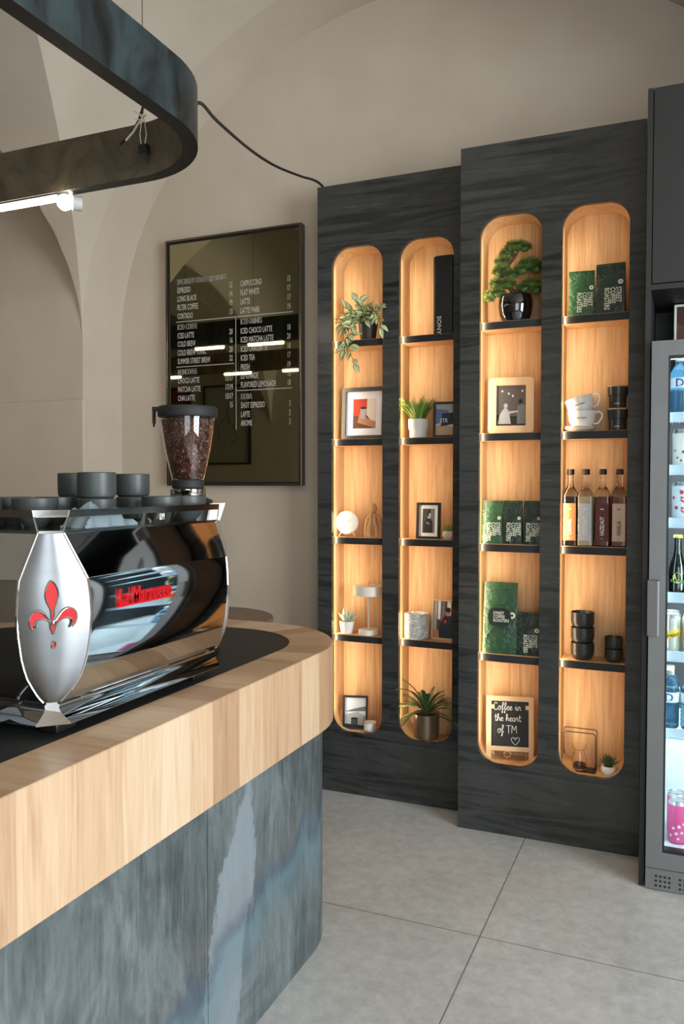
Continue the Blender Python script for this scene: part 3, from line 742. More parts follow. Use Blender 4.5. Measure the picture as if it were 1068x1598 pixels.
pobj('steel_ring', b, [MATS['pendant_steel'], MATS['pendant_inside'], M('pendant_black', (14,14,14), 0.5)])
for y_, segs in ((2.183, ((-2.33, -1.985), (-2.81, -2.54), (-3.24, -3.01), (-3.9, -3.6), (-4.6, -4.3))), (0.962, ((-2.60, -2.32), (-3.17, -2.93), (-3.74, -3.48), (-4.5, -4.2)))):
    for x0_, xe in segs:
        b = nb(); tube(b, [(x0_, y_, ZP0-0.012), (xe, y_, ZP0-0.012)], 0.0105, 12); pobj('light_tube', b, LED)
        b = nb(); box(b, x0_-0.02, xe+0.02, y_-0.015, y_+0.015, ZP0-0.004, ZP0+0.0005); pobj('tube_housing', b, BLACK, smooth=False)
for sx_, sy_ in ((-1.925, 2.175), (-1.925, 0.97)):
    b = nb(); tube(b, [(sx_+0.034, sy_+0.030, ZP0-0.035), (sx_+0.014, sy_+0.008, ZP0-0.035)], 0.024, 20); tube(b, [(sx_+0.015, sy_, ZP0-0.02), (sx_+0.015, sy_, ZP0+0.0005)], 0.007, 8); sp = pobj('spot_head', b, M('spot_white', (200,198,192), 0.5))
    b = nb(); ball(b, (sx_-0.002, sy_-0.010, ZP0-0.037), 0.026, sub=3); obj('spot_lamp', b, M('spot_lamp', (255,246,230), 0.5, emit=60, ecol=(255,240,218)), sp)
def wire(x, y, nm='suspension_wire'):
    b = nb(); tube(b, [(x, y, ZP0+0.13), (x, y, 3.6)], 0.0014, 6); o = pobj(nm, b, M('wire_grey', (70,68,64), 0.4))
    b = nb(); tube(b, [(x-.006, y, ZP0+0.125), (x-.012, y, ZP0+0.09), (x-.006, y, ZP0+0.055), (x+.006, y, ZP0+0.055), (x+.012, y, ZP0+0.09), (x+.006, y, ZP0+0.125)], 0.002, 6, closed=True)
    obj('wire_loop', b, CHROME, o)
    b = nb(); box(b, x-.012, x+.016, y-.008, y+.014, ZP0+0.03, ZP0+0.058); tube(b, [(x, y+.02, ZP0+0.045), (x, y, ZP0+0.045)], 0.008); tube(b, [(x+.01, y+.006, ZP0+0.03), (x+.012, y+.006, ZP0-0.0+0.004)], 0.005, 6)
    obj('clamp', b, BLACK, o)
    return o
sw = wire(-1.545, 2.08); wire(-3.4, 2.08); wire(-3.4, 1.06)
b = nb(); tube(b, [(-1.33, 1.80, 2.570), (-1.40, 1.88, 2.615), (-1.48, 1.97, 2.655), (-1.53, 2.06, 2.665), (-1.538, 2.08, 2.63), (-1.548, 2.085, 2.575), (-1.575, 2.10, 2.545), (-1.62, 2.12, 2.52), (-1.68, 2.14, 2.505)], 0.0042, 8)
pobj('power_cable', b, BLACK)
b = nb()
for zz, lx in ((2.585, 1), (2.545, 0.7), (2.53, 0.4)):
    ball(b, (-1.543, 2.078, zz), (0.012*lx+0.004, 0.006, 0.005)); 
    tube(b, [(-1.545, 2.075, zz), (-1.572, 2.07, zz+0.022*lx)], 0.0016, 5)
tube(b, [(-1.553, 2.078, 2.535), (-1.59, 2.09, 2.508), (-1.625, 2.10, 2.493)], 0.0035, 6)
pobj('cable_tie', b, M('tie_white', (235,228,214), 0.5))
b = nb(); cp = [(-1.372, 2.096, 2.552), (-1.392, 2.17, 2.592), (-1.477, 2.4, 2.646), (-1.58, 2.8, 2.72), (-1.605, 3.05, 2.752), (-1.594, 3.27, 2.783), (-1.578, 3.38, 2.800), (-1.566, 3.435, 2.796), (-1.562, 3.46, 2.7825)]
# smooth
pts = []
for i in range(len(cp)-1):
    p0, p1, p2, p3 = [Vector(cp[max(0, min(len(cp)-1, i+k-1))]) for k in range(4)]
    for j in range(6):
        u = j/6; pts.append(0.5*((2*p1) + (p2-p0)*u + (2*p0-5*p1+4*p2-p3)*u*u + (3*p1-p0-3*p2+p3)*u**3))
pts.append(Vector(cp[-1])); tube(b, pts, 0.0055, 8)
tag(obj('cable', b, BLACK), 'black power cable running from the pendant ring to the top of the shelves', 'cable')

# ---------------------------------------------------------------- picture on the wall behind the camera (seen in the mirror)
t = thing('picture_frame', 'black framed line drawing seen reflected in the menu board mirror', 'picture', (-5.80, YF+0.001, 1.70))
b = nb(); ringprism(b, [(-.37, 0), (.37, 0), (.37, 1.08), (-.37, 1.08)], [(-.345, .025), (.345, .025), (.345, 1.055), (-.345, 1.055)], 0, 0.03); obj('frame', b, BLACK, t, smooth=False)
b = nb(); box(b, -.345, .345, 0.0, 0.012, .025, 1.055); obj('print', b, M('print_paper', (150,145,130), 0.9), t, smooth=False)
b = nb(); tube(b, [(-.1, .0135, .3), (-.15, .0135, .5), (-.05, .0135, .62), (.05, .0135, .55), (.0, .0135, .75), (.1, .0135, .85), (.16, .0135, .7), (.1, .0135, .5), (.18, .0135, .35), (.05, .0135, .28)], 0.003, 5); obj('line_drawing', b, BLACK, t)
t = thing('picture_frame', 'black framed dark red picture seen reflected at the left edge of the mirror', 'picture', (-6.75, YF+0.001, 1.70))
b = nb(); ringprism(b, [(-.37, 0), (.37, 0), (.37, 1.08), (-.37, 1.08)], [(-.345, .025), (.345, .025), (.345, 1.055), (-.345, 1.055)], 0, 0.03); obj('frame', b, BLACK, t, smooth=False)
b = nb(); box(b, -.345, .345, 0.0, 0.012, .025, 1.055); obj('print', b, M('print_red', (120,40,34), 0.9), t, smooth=False)

# ---------------------------------------------------------------- things on the shelves
NICHES = {1: (N1, YL), 2: (N2, YL), 3: (N3, YR), 4: (N4, YR)}
LEV = {1: SH[0], 2: SH[1], 3: SH[2], 4: SH[3], 5: NB}
def lv(k): return LEV[k] + 0.0004

FR_BLACK = M('frame_black', (28,27,26), 0.4)
GREYS = [M('print_grey_%d' % g, (g, g, g), 0.7, vary=0.03) for g in (24, 60, 110, 165, 222)]
SKIN = M('print_skin', (186,128,98), 0.7, vary=0.03); PR = M('print_orange_red', (190,62,36), 0.7, vary=0.08)
PB = M('print_blue', (96,116,150), 0.7); PBR = M('print_brown', (96,62,44), 0.7)
def photo_frame(label, loc, w, h, bw, d, fmat, shapes, mat_w=0, rotz=0, tilt=-0.10, group=None, round_=0.002, bg=None, mat_mat=None, name='photo_frame'):
    """bw = rim width, mat_w = width of the white mount, shapes = [(polygon in 0..1, material)]"""
    t = thing(name, label, 'photo frame', loc, rotz, group, tilt)
    b = nb(); r = max(round_, 0.0012)
    ringprism(b, rrect(-w/2, w/2, 0, h, r, 6), rrect(-w/2+bw, w/2-bw, bw, h-bw, 0.0012, 6), 0, d); obj('frame', b, fmat, t)
    b = nb(); box(b, -w/2+bw, w/2-bw, d*0.45, d*0.9, bw, h-bw); obj('backing', b, mat_mat or WHITEM, t, smooth=False)
    x0, x1, z0, z1 = -w/2+bw+mat_w, w/2-bw-mat_w, bw+mat_w, h-bw-mat_w
    mats = [bg or GREYS[1]]; b = nb(); yy = d*0.45
    box(b, x0, x1, yy-0.0006, yy-0.0001, z0, z1)
    for k, (pl, m) in enumerate(shapes):
        if m not in mats: mats.append(m)
        pts = [(x0+(x1-x0)*u, z0+(z1-z0)*v) for u, v in pl]
        y = yy - 0.0007 - 0.00012*k
        va = [b.verts.new((x, y, z)) for x, z in pts]; e = [b.edges.new((va[i], va[(i+1) % len(va)])) for i in range(len(va))]
        for f in bmesh.ops.triangle_fill(b, use_beauty=True, edges=e)['geom']:
            if isinstance(f, bmesh.types.BMFace): f.material_index = mats.index(m)
    obj('photograph', b, mats, t, smooth=False, noclean=True)
    return t
def keep_in(o, x0, x1, yfront, yback):
    # leaves bend along the niche walls instead of passing through them
    for v in o.data.vertices:
        if v.co.y > yfront: v.co.x = max(x0, min(x1, v.co.x))
        v.co.y = min(v.co.y, yback)
def el(cx, cy, rx, ry, n=16, a0=0): return [(cx+rx*math.cos(2*PI*k/n+a0), cy+ry*math.sin(2*PI*k/n+a0)) for k in range(n)]
def pot(b, r0, r1, h, wall=0.003, seg=36, rim=0): 
    lathe(b, [(r0*0.94, 0), (r0, 0.003), (r1, h-0.002), (r1-0.001, h), (r1-wall, h), (r1-wall-0.001, h*0.86)], seg=seg, capt=True)
def blade(b, base, d, up, L, w, droop, n=6, mi=0, th=0.0):
    """curved leaf strip: base point, horizontal dir, initial lift, length, width, droop"""
    d = Vector(d).normalized(); side = Vector((-d.y, d.x, 0)); p = Vector(base); a = up; rows = []
    for k in range(n+1):
        t_ = k/n; ww = w*math.sin(PI*min(1, 0.18+0.82*(1-t_)))*0.5 if k < n else 0.0003
        rows.append((p.copy(), ww)); p = p + (d*math.cos(a) + Vector((0,0,1))*math.sin(a))*(L/n); a -= droop/n
    vr = [[b.verts.new(q - side*ww), b.verts.new(q + Vector((0,0,-ww*0.35))), b.verts.new(q + side*ww)] for q, ww in rows]
    for r0, r1 in zip(vr, vr[1:]):
        for k in (0, 1): b.faces.new((r0[k], r0[k+1], r1[k+1], r1[k])).material_index = mi

# --- leftmost niche (beside the menu board)
y0 = YL + 0.022
# trailing plant
VG = M('leaf_green', (84,108,62), 0.5); VC = M('leaf_cream', (206,212,160), 0.5)
t = thing('trailing_plant', 'trailing plant with cream-striped leaves in a dark pot, top shelf near the menu board', 'potted plant', (-1.355, y0+0.048, lv(1)))
b = nb(); pot(b, 0.034, 0.046, 0.088); obj('pot', b, M('pot_dark', (52,48,46), 0.45), t)
b = nb(); lathe(b, [(0.041, 0.070), (0.041, 0.078)], seg=24); obj('soil', b, SOIL, t)
bl = nb(); bs = nb(); rn = random.Random(11)
def stripe_leaf(b, p, d, nrm, L, w):
    d = d.normalized(); s_ = d.cross(nrm).normalized(); n_ = s_.cross(d); K = 7; rows = []
    for k in range(K+1):
        t_ = k/K; hw_ = w*0.5*math.sin(PI*(t_**0.8))+0.0002; c = p + d*L*t_ + n_*(math.sin(PI*t_)*L*0.10)
        rows.append([b.verts.new(c + s_*hw_*q + n_*abs(q)*hw_*0.35) for q in (-1, -.72, -.30, -.08, .08, .30, .72, 1)])
    for r0, r1 in zip(rows, rows[1:]):
        for k in range(7): b.faces.new((r0[k], r0[k+1], r1[k+1], r1[k])).material_index = (0, 1, 1, 0, 1, 1, 0)[k]
vines = [[(0,0,.08),(-.03,-.02,.12),(-.075,-.035,.11),(-.12,-.04,.085),(-.145,-.03,.075)], [(0,0,.08),(-.02,-.03,.13),(-.045,-.075,.10),(-.06,-.088,.04),(-.062,-.092,-.02),(-.045,-.092,-.08),(-.03,-.092,-.11)],
         [(0,0,.08),(.0,-.03,.13),(-.02,-.05,.155),(-.03,-.05,.17)], [(0,0,.08),(.03,-.03,.13),(.06,-.06,.12),(.085,-.085,.08),(.095,-.09,.04)], [(0,0,.08),(.02,-.03,.12),(.05,-.05,.135),(.08,-.07,.13)],
         [(0,0,.08),(-.03,-.04,.11),(-.07,-.07,.09),(-.085,-.08,.05)], [(0,0,.08),(-.04,0,.10),(-.08,.0,.135),(-.09,-.01,.15)], [(0,0,.08),(.0,-.05,.11),(.02,-.07,.08)], [(0,0,.08),(-.03,-.06,.09),(-.04,-.088,.06),(-.055,-.092,.0),(-.075,-.092,-.05)]]
for vn in vines:
    P = [Vector(p) for p in vn]; tube(bs, P, 0.0016, 5)
    for a, c in zip(P, P[1:]):
        m_ = max(1, int((c-a).length/0.0125))
        for k in range(m_):
            q = a.lerp(c, (k+rn.random()*.5)/m_)
            dd = (c-a).normalized()*0.5 + Vector((rn.uniform(-1,1), rn.uniform(-1,.2), rn.uniform(-.5,.6)))
            nn = Vector((rn.uniform(-.5,.5), -0.9, rn.uniform(.2,1)))
            L_ = rn.uniform(.044,.064)
            tip = q + dd.normalized()*L_
            if tip.x+(-1.355) < -1.500 and tip.y > -0.078: continue
            if tip.y > 0.05: continue
            if -0.085 < tip.y and tip.z < 0.004: continue
            stripe_leaf(bl, q, dd, nn, L_, L_*0.48)
    stripe_leaf(bl, P[-1], P[-1]-P[-2], Vector((0,-1,.4)), 0.056, 0.026)
keep_in(obj('foliage', bl, [VG, VC], t, noclean=True), -.147, .092, -.070, .070); obj('stem', bs, VG, t)
# framed photo of a hand with a cup
photo_frame('deep black frame, white mount, photo of a hand holding a cup, second shelf', (-1.378, y0+0.041, lv(2)), 0.216, 0.240, 0.018, 0.030, M('frame_dark_grey', (66,64,60), 0.5),
    [([(0,.45),(.5,.4),(1,.6),(1,1),(0,1)], PR), ([(.62,1),(1,1),(1,.15),(.75,.3),(.6,.45)], M('print_shirt', (222,208,196), 0.7)), ([(.2,.2),(.5,.12),(1,.0),(1,.22),(.6,.35),(.45,.6),(.32,.58),(.25,.4)], SKIN),
     ([(.35,.32),(.55,.32),(.6,.68),(.32,.68)], GREYS[3]), (el(.46,.69,.14,.04), GREYS[0])], mat_w=0.034, bg=PBR, mat_mat=M('mount_white', (232,228,230), 0.7), tilt=-0.06)
# clock
t = thing('table_clock', 'round white table clock on two wooden legs, third shelf of leftmost niche', 'clock', (-1.456, y0+0.041, lv(3)), -0.05)
b = nb(); lathe(b, [(0.049, -.011), (0.053, -.011), (0.0535, -.008), (0.0535, .008), (0.050, .011)], T(0, 0, .066) @ R(PI/2, 'X'), seg=56); obj('case', b, WHITEM, t)
b = nb(); lathe(b, [(0.0485, 0), (0.0485, .0008)], T(0, -.0108, .066) @ R(PI/2, 'X'), seg=56); fc = obj('dial', b, M('dial_white', (206,204,200), 0.7), t)
b = nb(); tube(b, [(0, -.0125, .066), (-.017, -.0125, .074)], 0.0009, 5); obj('clock_hand', b, GREYS[2], fc)
b = nb(); tube(b, [(0, -.0128, .066), (.024, -.0128, .079)], 0.0007, 5); obj('clock_hand', b, GREYS[2], fc)
for sx in (-1, 1):
    b = nb(); tube(b, [(sx*.027, 0, .024), (sx*.041, 0, 0.003)], [0.004, 0.003], 8); obj('leg', b, PALEWOOD, t)
# thinking figure
t = thing('wooden_figurine', 'small wooden abstract figure resting its head on both hands, beside the white clock', 'figurine', (-1.326, y0+0.046, lv(3)))
b = nb(); FW = M('figure_wood', (196,150,100), 0.5, vs=20)
tube(b, [(-.030,0,0), (-.034,0,.02), (-.033,0,.06), (-.024,0,.088), (-.010,0,.102), (0,0,.108)], [.0145,.014,.0125,.0115,.010,.008], 12)
tube(b, [(.030,0,0), (.034,0,.02), (.033,0,.06), (.024,0,.088), (.010,0,.102), (0,0,.108)], [.0145,.014,.0125,.0115,.010,.008], 12)
tube(b, [(-.020,-.010,0.002), (-.020,-.012,.035), (-.010,-.016,.075), (-.009,-.018,.108)], [.010,.009,.0075,.006], 10)
tube(b, [(.020,-.010,0.002), (.020,-.012,.035), (.010,-.016,.075), (.009,-.018,.108)], [.010,.009,.0075,.006], 10)
box(b, -.03, .03, -.012, .012, 0, .012)
obj('body', b, FW, t)
b = nb(); ball(b, (0, -.004, .132), (.018, .018, .024), sub=3); obj('head', b, FW, t)
# fourth shelf: succulent and lamp
def succulent(label, loc, r, h, pm, lm, nleaf, L, w, potlathe=None, group=None):
    t = thing('succulent_pot', label, 'potted plant', loc, 0, group)
    b = nb()
    if potlathe: lathe(b, potlathe, seg=36)
    else: pot(b, r*0.8, r, h)
    obj('pot', b, pm, t)
    b = nb(); lathe(b, [(r*0.7, h*0.8), (r*0.7, h*0.9)], seg=20); obj('soil', b, SOIL, t)
    b = nb(); rn = random.Random(int(r*1e5)+nleaf)
    for k in range(nleaf):
        a = 2.4*k; up = 0.55 + 0.85*(k/nleaf); LL = L*rn.uniform(.85, 1.1)
        d = Vector((math.cos(a)*math.cos(up), math.sin(a)*math.cos(up), math.sin(up))); p0 = Vector((0, 0, h*0.86))
        tube(b, [p0, p0+d*LL*.35, p0+d*LL*.7+Vector((0,0,LL*.03)), p0+d*LL+Vector((0,0,LL*.08))], [w*.3, w*.5, w*.42, w*.05], 7)
    obj('leaf_rosette', b, lm, t); return t
succulent('small pale succulent in a white pot beside the white table lamp', (-1.458, y0+0.042, lv(4)), 0.034, 0.056, WHITEM, M('leaf_pale', (160,172,150), 0.6), 13, 0.062, 0.014)
t = thing('table_lamp', 'slim white table lamp with a flat drum shade and wooden top knob', 'lamp', (-1.352, y0+0.051, lv(4)))
LM_ = M('lamp_white', (216,206,192), 0.55)
b = nb(); lathe(b, [(0.046, 0), (0.048, .002), (0.048, .022), (0.046, .024)], seg=48); obj('base', b, LM_, t)
b = nb(); lathe(b, [(0.004, .024), (0.004, .226)], seg=12); obj('pole', b, LM_, t)
b = nb(); lathe(b, [(0.069, .182), (0.070, .182), (0.070, .225), (0.069, .226), (0.004, .226)], seg=56, capb=False, capt=False); 
lathe(b, [(0.004, .2235), (0.0685, .2235), (0.0685, .182)], seg=56, capb=False, capt=False); obj('lamp_shade', b, LM_, t)
b = nb(); lathe(b, [(0.005, .226), (0.005, .248), (0.004, .250)], seg=16); o = obj('knob', b, PALEWOOD, t)
# bottom: frame and candle
photo_frame('black frame leaning beside the candle jar, grey photo of a cup outdoors', (-1.412, y0+0.031, lv(5)), 0.118, 0.155, 0.010, 0.014, FR_BLACK,
    [([(0,0),(1,0),(1,.4),(.6,.52),(0,.42)], GREYS[3]), ([(.4,.62),(1,.72),(1,.55),(0,.52)], GREYS[2]), ([(.3,.08),(.62,.08),(.62,.3),(.3,.3)], GREYS[1]), (el(.46,.3,.17,.035), GREYS[0]), ([(0,0),(1,0),(1,.06),(0,.12)], GREYS[0])],
    bg=M('print_sky', (214,214,216), 0.7), rotz=0.28, tilt=-0.16)
t = thing('candle_jar', 'glass jar candle with a white label beside the leaning black frame', 'candle', (-1.337, y0+0.032, lv(5)))
b = nb(); lathe(b, [(0.028, 0), (0.031, .003), (0.031, .062), (0.0295, .062), (0.0295, .005), (0.01, .004)], seg=36, capt=False); obj('glass_jar', b, GLASS, t)
b = nb(); lathe(b, [(0.029, .006), (0.029, .045)], seg=32); wx = obj('wax', b, WHITEM, t)
b = nb(); tube(b, [(0, 0, .045), (0.001, 0, .056)], 0.001, 5); obj('wick', b, BLACK, wx)
b = nb(); seg = 12
va = [[b.verts.new((0.0314*math.sin(a), -0.0314*math.cos(a), z)) for a in [(-.7+1.4*k/seg) for k in range(seg+1)]] for z in (.012, .042)]
for k in range(seg): b.faces.new((va[0][k], va[0][k+1], va[1][k+1], va[1][k]))
obj('paper_label', b, WHITEM, t)

# --- second niche
t = thing('speaker', 'tall black bluetooth speaker standing upright on the top shelf of the second niche', 'speaker', (-0.987, y0+0.042, lv(1)))
b = nb(); loft(b, [[(x, y, z) for x, y in rrect(-.047+i, .047-i, -.044+i, .044-i, .015, 6)] for z, i in ((0, .004), (.006, 0), (.330, 0), (.336, .004))]); obj('cabinet', b, M('speaker_black', (20,20,21), 0.55), t)
b = nb(); box(b, -.053, -.0465, -.015, .015, .035, .300); obj('side_rail', b, BLACK, t, bevel=0.003)
text([('SONY', 0.026, (-0.026, -0.0445, 0.076), DOWN, 1.15, 'LEFT', 0)], LETW, t)
t = thing('grass_pot', 'green artificial grass tuft in a white ribbed pot, second shelf of the second niche', 'potted plant', (-1.112, y0+0.046, lv(2)))
b = nb(); lathe(b, [(0.036, 0), (0.038, .003), (0.041, .038), (0.044, .039), (0.046, .082), (0.044, .083), (0.042, .07)], seg=40); obj('pot', b, WHITEM, t)
b = nb(); rn = random.Random(5)
for k in range(150):
    a = rn.uniform(0, 6.28); r_ = 0.030*math.sqrt(rn.random()); 
    blade(b, (r_*math.cos(a), r_*math.sin(a), .068), (math.cos(a), math.sin(a)*0.6, 0), rn.uniform(1.15, 1.5), rn.uniform(.09, .135), .006, rn.uniform(.5, 1.1), 5, rn.choice((0, 0, 1)))
keep_in(obj('grass', b, [M('grass_green', (92,140,46), 0.5), M('grass_light', (166,186,92), 0.5)], t, noclean=True), -.065, .173, -.066, .075)
f = photo_frame('small black frame with a blue photo of a bag, half hidden beside the grass pot', (-0.990, y0+0.036, lv(2)), 0.100, 0.158, 0.010, 0.014, FR_BLACK,
    [([(0,.75),(1,.6),(1,1),(0,1)], GREYS[3]), ([(0,.35),(.7,.45),(.7,.8),(0,.85)], PB), ([(0,0),(1,0),(1,.25),(.3,.38),(0,.3)], M('print_sand', (188,160,128), 0.7)), ([(.28,.28),(.95,.35),(1,.72),(.35,.7)], M('print_navy', (40,46,58), 0.7))], bg=GREYS[4], rotz=0.12, tilt=-0.08)
text([('STR', 0.026, (-0.022, 0.004, 0.066), FACE, 0.8, 'LEFT', 0.1)], GREYS[4], f)
photo_frame('black frame with white mount and a dark portrait photo, third shelf of the second niche', (-1.065, y0+0.036, lv(3)), 0.110, 0.162, 0.011, 0.016, FR_BLACK,
    [([(.55,0),(1,0),(1,1),(.7,1)], GREYS[2]), ([(.1,0),(.85,0),(.85,.45),(.65,.62),(.35,.6),(.15,.4)], GREYS[0]), (el(.55,.72,.17,.14), GREYS[3]), ([(.38,.7),(.4,.9),(.6,.95),(.7,.82),(.55,.82),(.46,.66)], GREYS[0]), ([(.3,.38),(.6,.34),(.6,.42),(.3,.46)], GREYS[2])],
    mat_w=0.016, bg=GREYS[1], tilt=-0.07)
succulent('tiny green cactus in a round beige pot at the right end of the third shelf', (-0.972, y0+0.046, lv(3)), 0.026, 0.036, M('pot_beige', (196,186,168), 0.7), M('leaf_bright', (108,138,76), 0.6), 12, 0.032, 0.010,
          [(0.016, 0), (0.024, .008), (0.028, .020), (0.026, .034), (0.024, .037), (0.021, .034)])
t = thing('marble_pot', 'white marble cylinder pot, fourth shelf of the second niche', 'pot', (-1.118, y0+0.050, lv(4)))
b = nb(); lathe(b, [(0.050, 0), (0.055, .006), (0.0555, .012), (0.0555, .108), (0.053, .114), (0.049, .113), (0.047, .10), (0.046, .03)], seg=48); obj('pot', b, MATS['marble'], t)
photo_frame('thin wooden frame with a photo of a person before shelves, right of the marble pot', (-0.997, y0+0.052, lv(4)), 0.118, 0.178, 0.007, 0.014, PALEWOOD,
    [([(0,.2),(.16,.2),(.16,1),(0,1)], GREYS[3]), ([(.2,.5),(.32,.5),(.32,1),(.2,1)], GREYS[4]), ([(.36,.4),(.52,.4),(.52,1),(.36,1)], GREYS[2]), ([(.62,.45),(.8,.45),(.8,1),(.62,1)], GREYS[4]),
     ([(.25,0),(1,0),(1,.5),(.8,.62),(.5,.6),(.3,.35)], M('print_navy', (40,46,58), 0.7)), (el(.66,.7,.12,.1), SKIN), (el(.66,.77,.13,.07), GREYS[0]), ([(.5,.4),(.62,.42),(.6,.5),(.48,.48)], PR), ([(0,0),(.3,0),(.25,.22),(0,.2)], SKIN)], bg=PBR, rotz=-0.10, tilt=-0.10)
t = thing('spiky_plant', 'spiky strap-leaved green plant in a bronze metal pot on the floor of the second niche', 'potted plant', (-1.072, y0+0.052, lv(5)))
b = nb(); lathe(b, [(0.052, 0), (0.055, .003), (0.0585, .106), (0.0585, .110), (0.055, .110), (0.054, .092)], seg=48); obj('pot', b, M('pot_bronze', (140,120,100), 0.32, 0.7), t)
b = nb(); lathe(b, [(0.053, .085), (0.053, .094)], seg=24); obj('soil', b, SOIL, t)
b = nb(); rn = random.Random(21)
for k in range(34):
    a = 2.39996*k; fx, fy = math.cos(a), math.sin(a)*0.55; up = rn.uniform(.75, 1.45) if k % 3 else rn.uniform(.2, .6)
    L_ = rn.uniform(.17, .27)*(0.8 if fy > .1 else 1)
    if fy > 0.15: L_ = min(L_, .12); up = max(up, 1.1)
    if abs(fx) > .75 and up < 1.1: L_ = min(L_, 0.145)
    blade(b, (0.008*fx, 0.008*fy, .095+0.0008*k), (fx, fy, 0), up, L_, .019, rn.uniform(.7, 1.5), 9, 0 if k % 3 else 1)
keep_in(obj('foliage', b, [M('yucca_green', (62,92,54), 0.42), M('yucca_light', (98,120,72), 0.42)], t, noclean=True), -.106, .134, -.072, .069)

# --- third niche
y0 = YR + 0.022
t = thing('bonsai_tree', 'artificial bonsai pine with layered green pads in a glossy black pot', 'potted plant', (-0.652, y0+0.052, lv(1)))
b = nb(); lathe(b, [(0.046, 0), (0.052, .003), (0.064, .030), (0.069, .062), (0.068, .090), (0.062, .108), (0.059, .108), (0.060, .095)], seg=48); obj('pot', b, M('pot_gloss_black', (12,12,13), 0.08, coat=1.0), t)
b = nb(); lathe(b, [(0.060, .092), (0.060, .099)], seg=24); obj('soil', b, SOIL, t)
b = nb(); tube(b, [(0,0,.095), (-.015,-.01,.13), (-.035,-.01,.165), (-.045,0,.20), (-.03,0,.235), (0,0,.27), (.01,0,.29)], [.011,.010,.009,.008,.007,.006,.004], 10)
tube(b, [(-.035,-.01,.165), (.01,-.01,.19), (.055,-.01,.21)], [.007,.006,.004], 8); tube(b, [(-.012,-.01,.125), (.03,-.015,.125), (.07,-.015,.13)], [.007,.005,.004], 8); tube(b, [(-.03,-.01,.15), (-.07,-.02,.13), (-.09,-.02,.10)], [.006,.005,.004], 8)
obj('trunk', b, M('bark', (92,62,42), 0.8), t)
b = nb(); rn = random.Random(2)
pads = [((.0,-.005,.305),(.044,.030,.020)), ((.035,-.005,.295),(.026,.022,.018)), ((-.035,-.005,.275),(.030,.026,.022)), ((-.055,-.01,.245),(.028,.026,.022)), ((.055,-.01,.225),(.042,.034,.024)), ((.085,-.01,.205),(.026,.026,.020)), ((.025,-.015,.205),(.030,.028,.020)),
        ((-.055,-.015,.205),(.036,.032,.024)), ((-.02,-.02,.185),(.036,.032,.022)), ((-.072,-.02,.155),(.030,.030,.022)), ((-.03,-.025,.150),(.036,.030,.020)), ((-.09,-.022,.115),(.026,.028,.018)), ((-.062,-.03,.115),(.026,.026,.016)),
        ((.065,-.015,.145),(.034,.030,.020)), ((.085,-.02,.120),(.026,.028,.020)), ((.035,-.02,.130),(.026,.026,.018)), ((-.105,-.022,.098),(.016,.018,.012))]
for (cx_, cy_, cz_), (rx, ry, rz) in pads:
    rx *= 1.12; rz *= 1.4
    for k in range(int(1.3e5*rx*rz)+50):
        u = rn.uniform(-1, 1); a = rn.uniform(0, 6.28); s_ = math.sqrt(1-u*u); nrm = Vector((s_*math.cos(a), s_*math.sin(a), u if u > -.3 else -u*.5))
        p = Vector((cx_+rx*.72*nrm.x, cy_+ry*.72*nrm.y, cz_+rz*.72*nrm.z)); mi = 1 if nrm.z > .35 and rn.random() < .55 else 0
        for q in range(4):
            d = (nrm + Vector((rn.uniform(-.8,.8), rn.uniform(-.8,.8), rn.uniform(-.5,.8)))).normalized(); L_ = rn.uniform(.012, .021)
            s1 = d.cross(Vector((rn.uniform(-1,1), rn.uniform(-1,1), .3))).normalized()*0.0009
            b.faces.new([b.verts.new(p-s1), b.verts.new(p+s1), b.verts.new(p+d*L_)]).material_index = mi
    ball(b, (cx_, cy_, cz_), (rx*.7, ry*.7, rz*.7), sub=2)
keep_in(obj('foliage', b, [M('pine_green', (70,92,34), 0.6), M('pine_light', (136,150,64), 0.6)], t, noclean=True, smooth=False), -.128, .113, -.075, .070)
photo_frame('rounded pale wooden frame with a dark photo of two people under hanging lights', (-0.667, y0+0.041, lv(2)), 0.182, 0.232, 0.032, 0.018, M('frame_maple', (222,188,144), 0.5, vs=5, vary=0.05),
    [([(0,0),(1,0),(1,.22),(0,.28)], GREYS[0]), ([(.05,.05),(.5,.05),(.45,.3),(.38,.42),(.3,.46),(.2,.38),(.12,.28)], GREYS[3]), (el(.32,.5,.07,.06), GREYS[3]), ([(.7,.05),(.98,.05),(.98,.5),(.86,.56),(.72,.48)], GREYS[2]), (el(.82,.6,.07,.06), GREYS[0]),
     ([(.42,.3),(.75,.34),(.75,.38),(.42,.36)], GREYS[3]), (el(.2,.86,.03,.025), GREYS[4]), (el(.42,.8,.03,.025), GREYS[4]), (el(.56,.74,.03,.025), GREYS[4]), (el(.88,.86,.03,.025), GREYS[4])], bg=M('print_brown_grey', (84,76,72), 0.7), rotz=0.16, tilt=-0.13, round_=0.016)
BAGG = [M('bag_green', (24,68,38), 0.42, coat=0.15), M('bag_green_dark', (17,40,27), 0.42, coat=0.15)]
for m_ in BAGG:      # crinkled film
    N_ = m_.node_tree.nodes; tc_ = N_.new('ShaderNodeTexCoord'); n_ = N_.new('ShaderNodeTexNoise'); n_.inputs['Scale'].default_value = 22; n_.inputs['Detail'].default_value = 3; n_.inputs['Distortion'].default_value = 1.2
    b_ = N_.new('ShaderNodeBump'); b_.inputs['Strength'].default_value = 0.9; b_.inputs['Distance'].default_value = 0.012; LK = m_.node_tree.links
    LK.new(tc_.outputs['Object'], n_.inputs['Vector']); LK.new(n_.outputs[0], b_.inputs['Height']); LK.new(b_.outputs[0], N_['Principled BSDF'].inputs['Normal'])
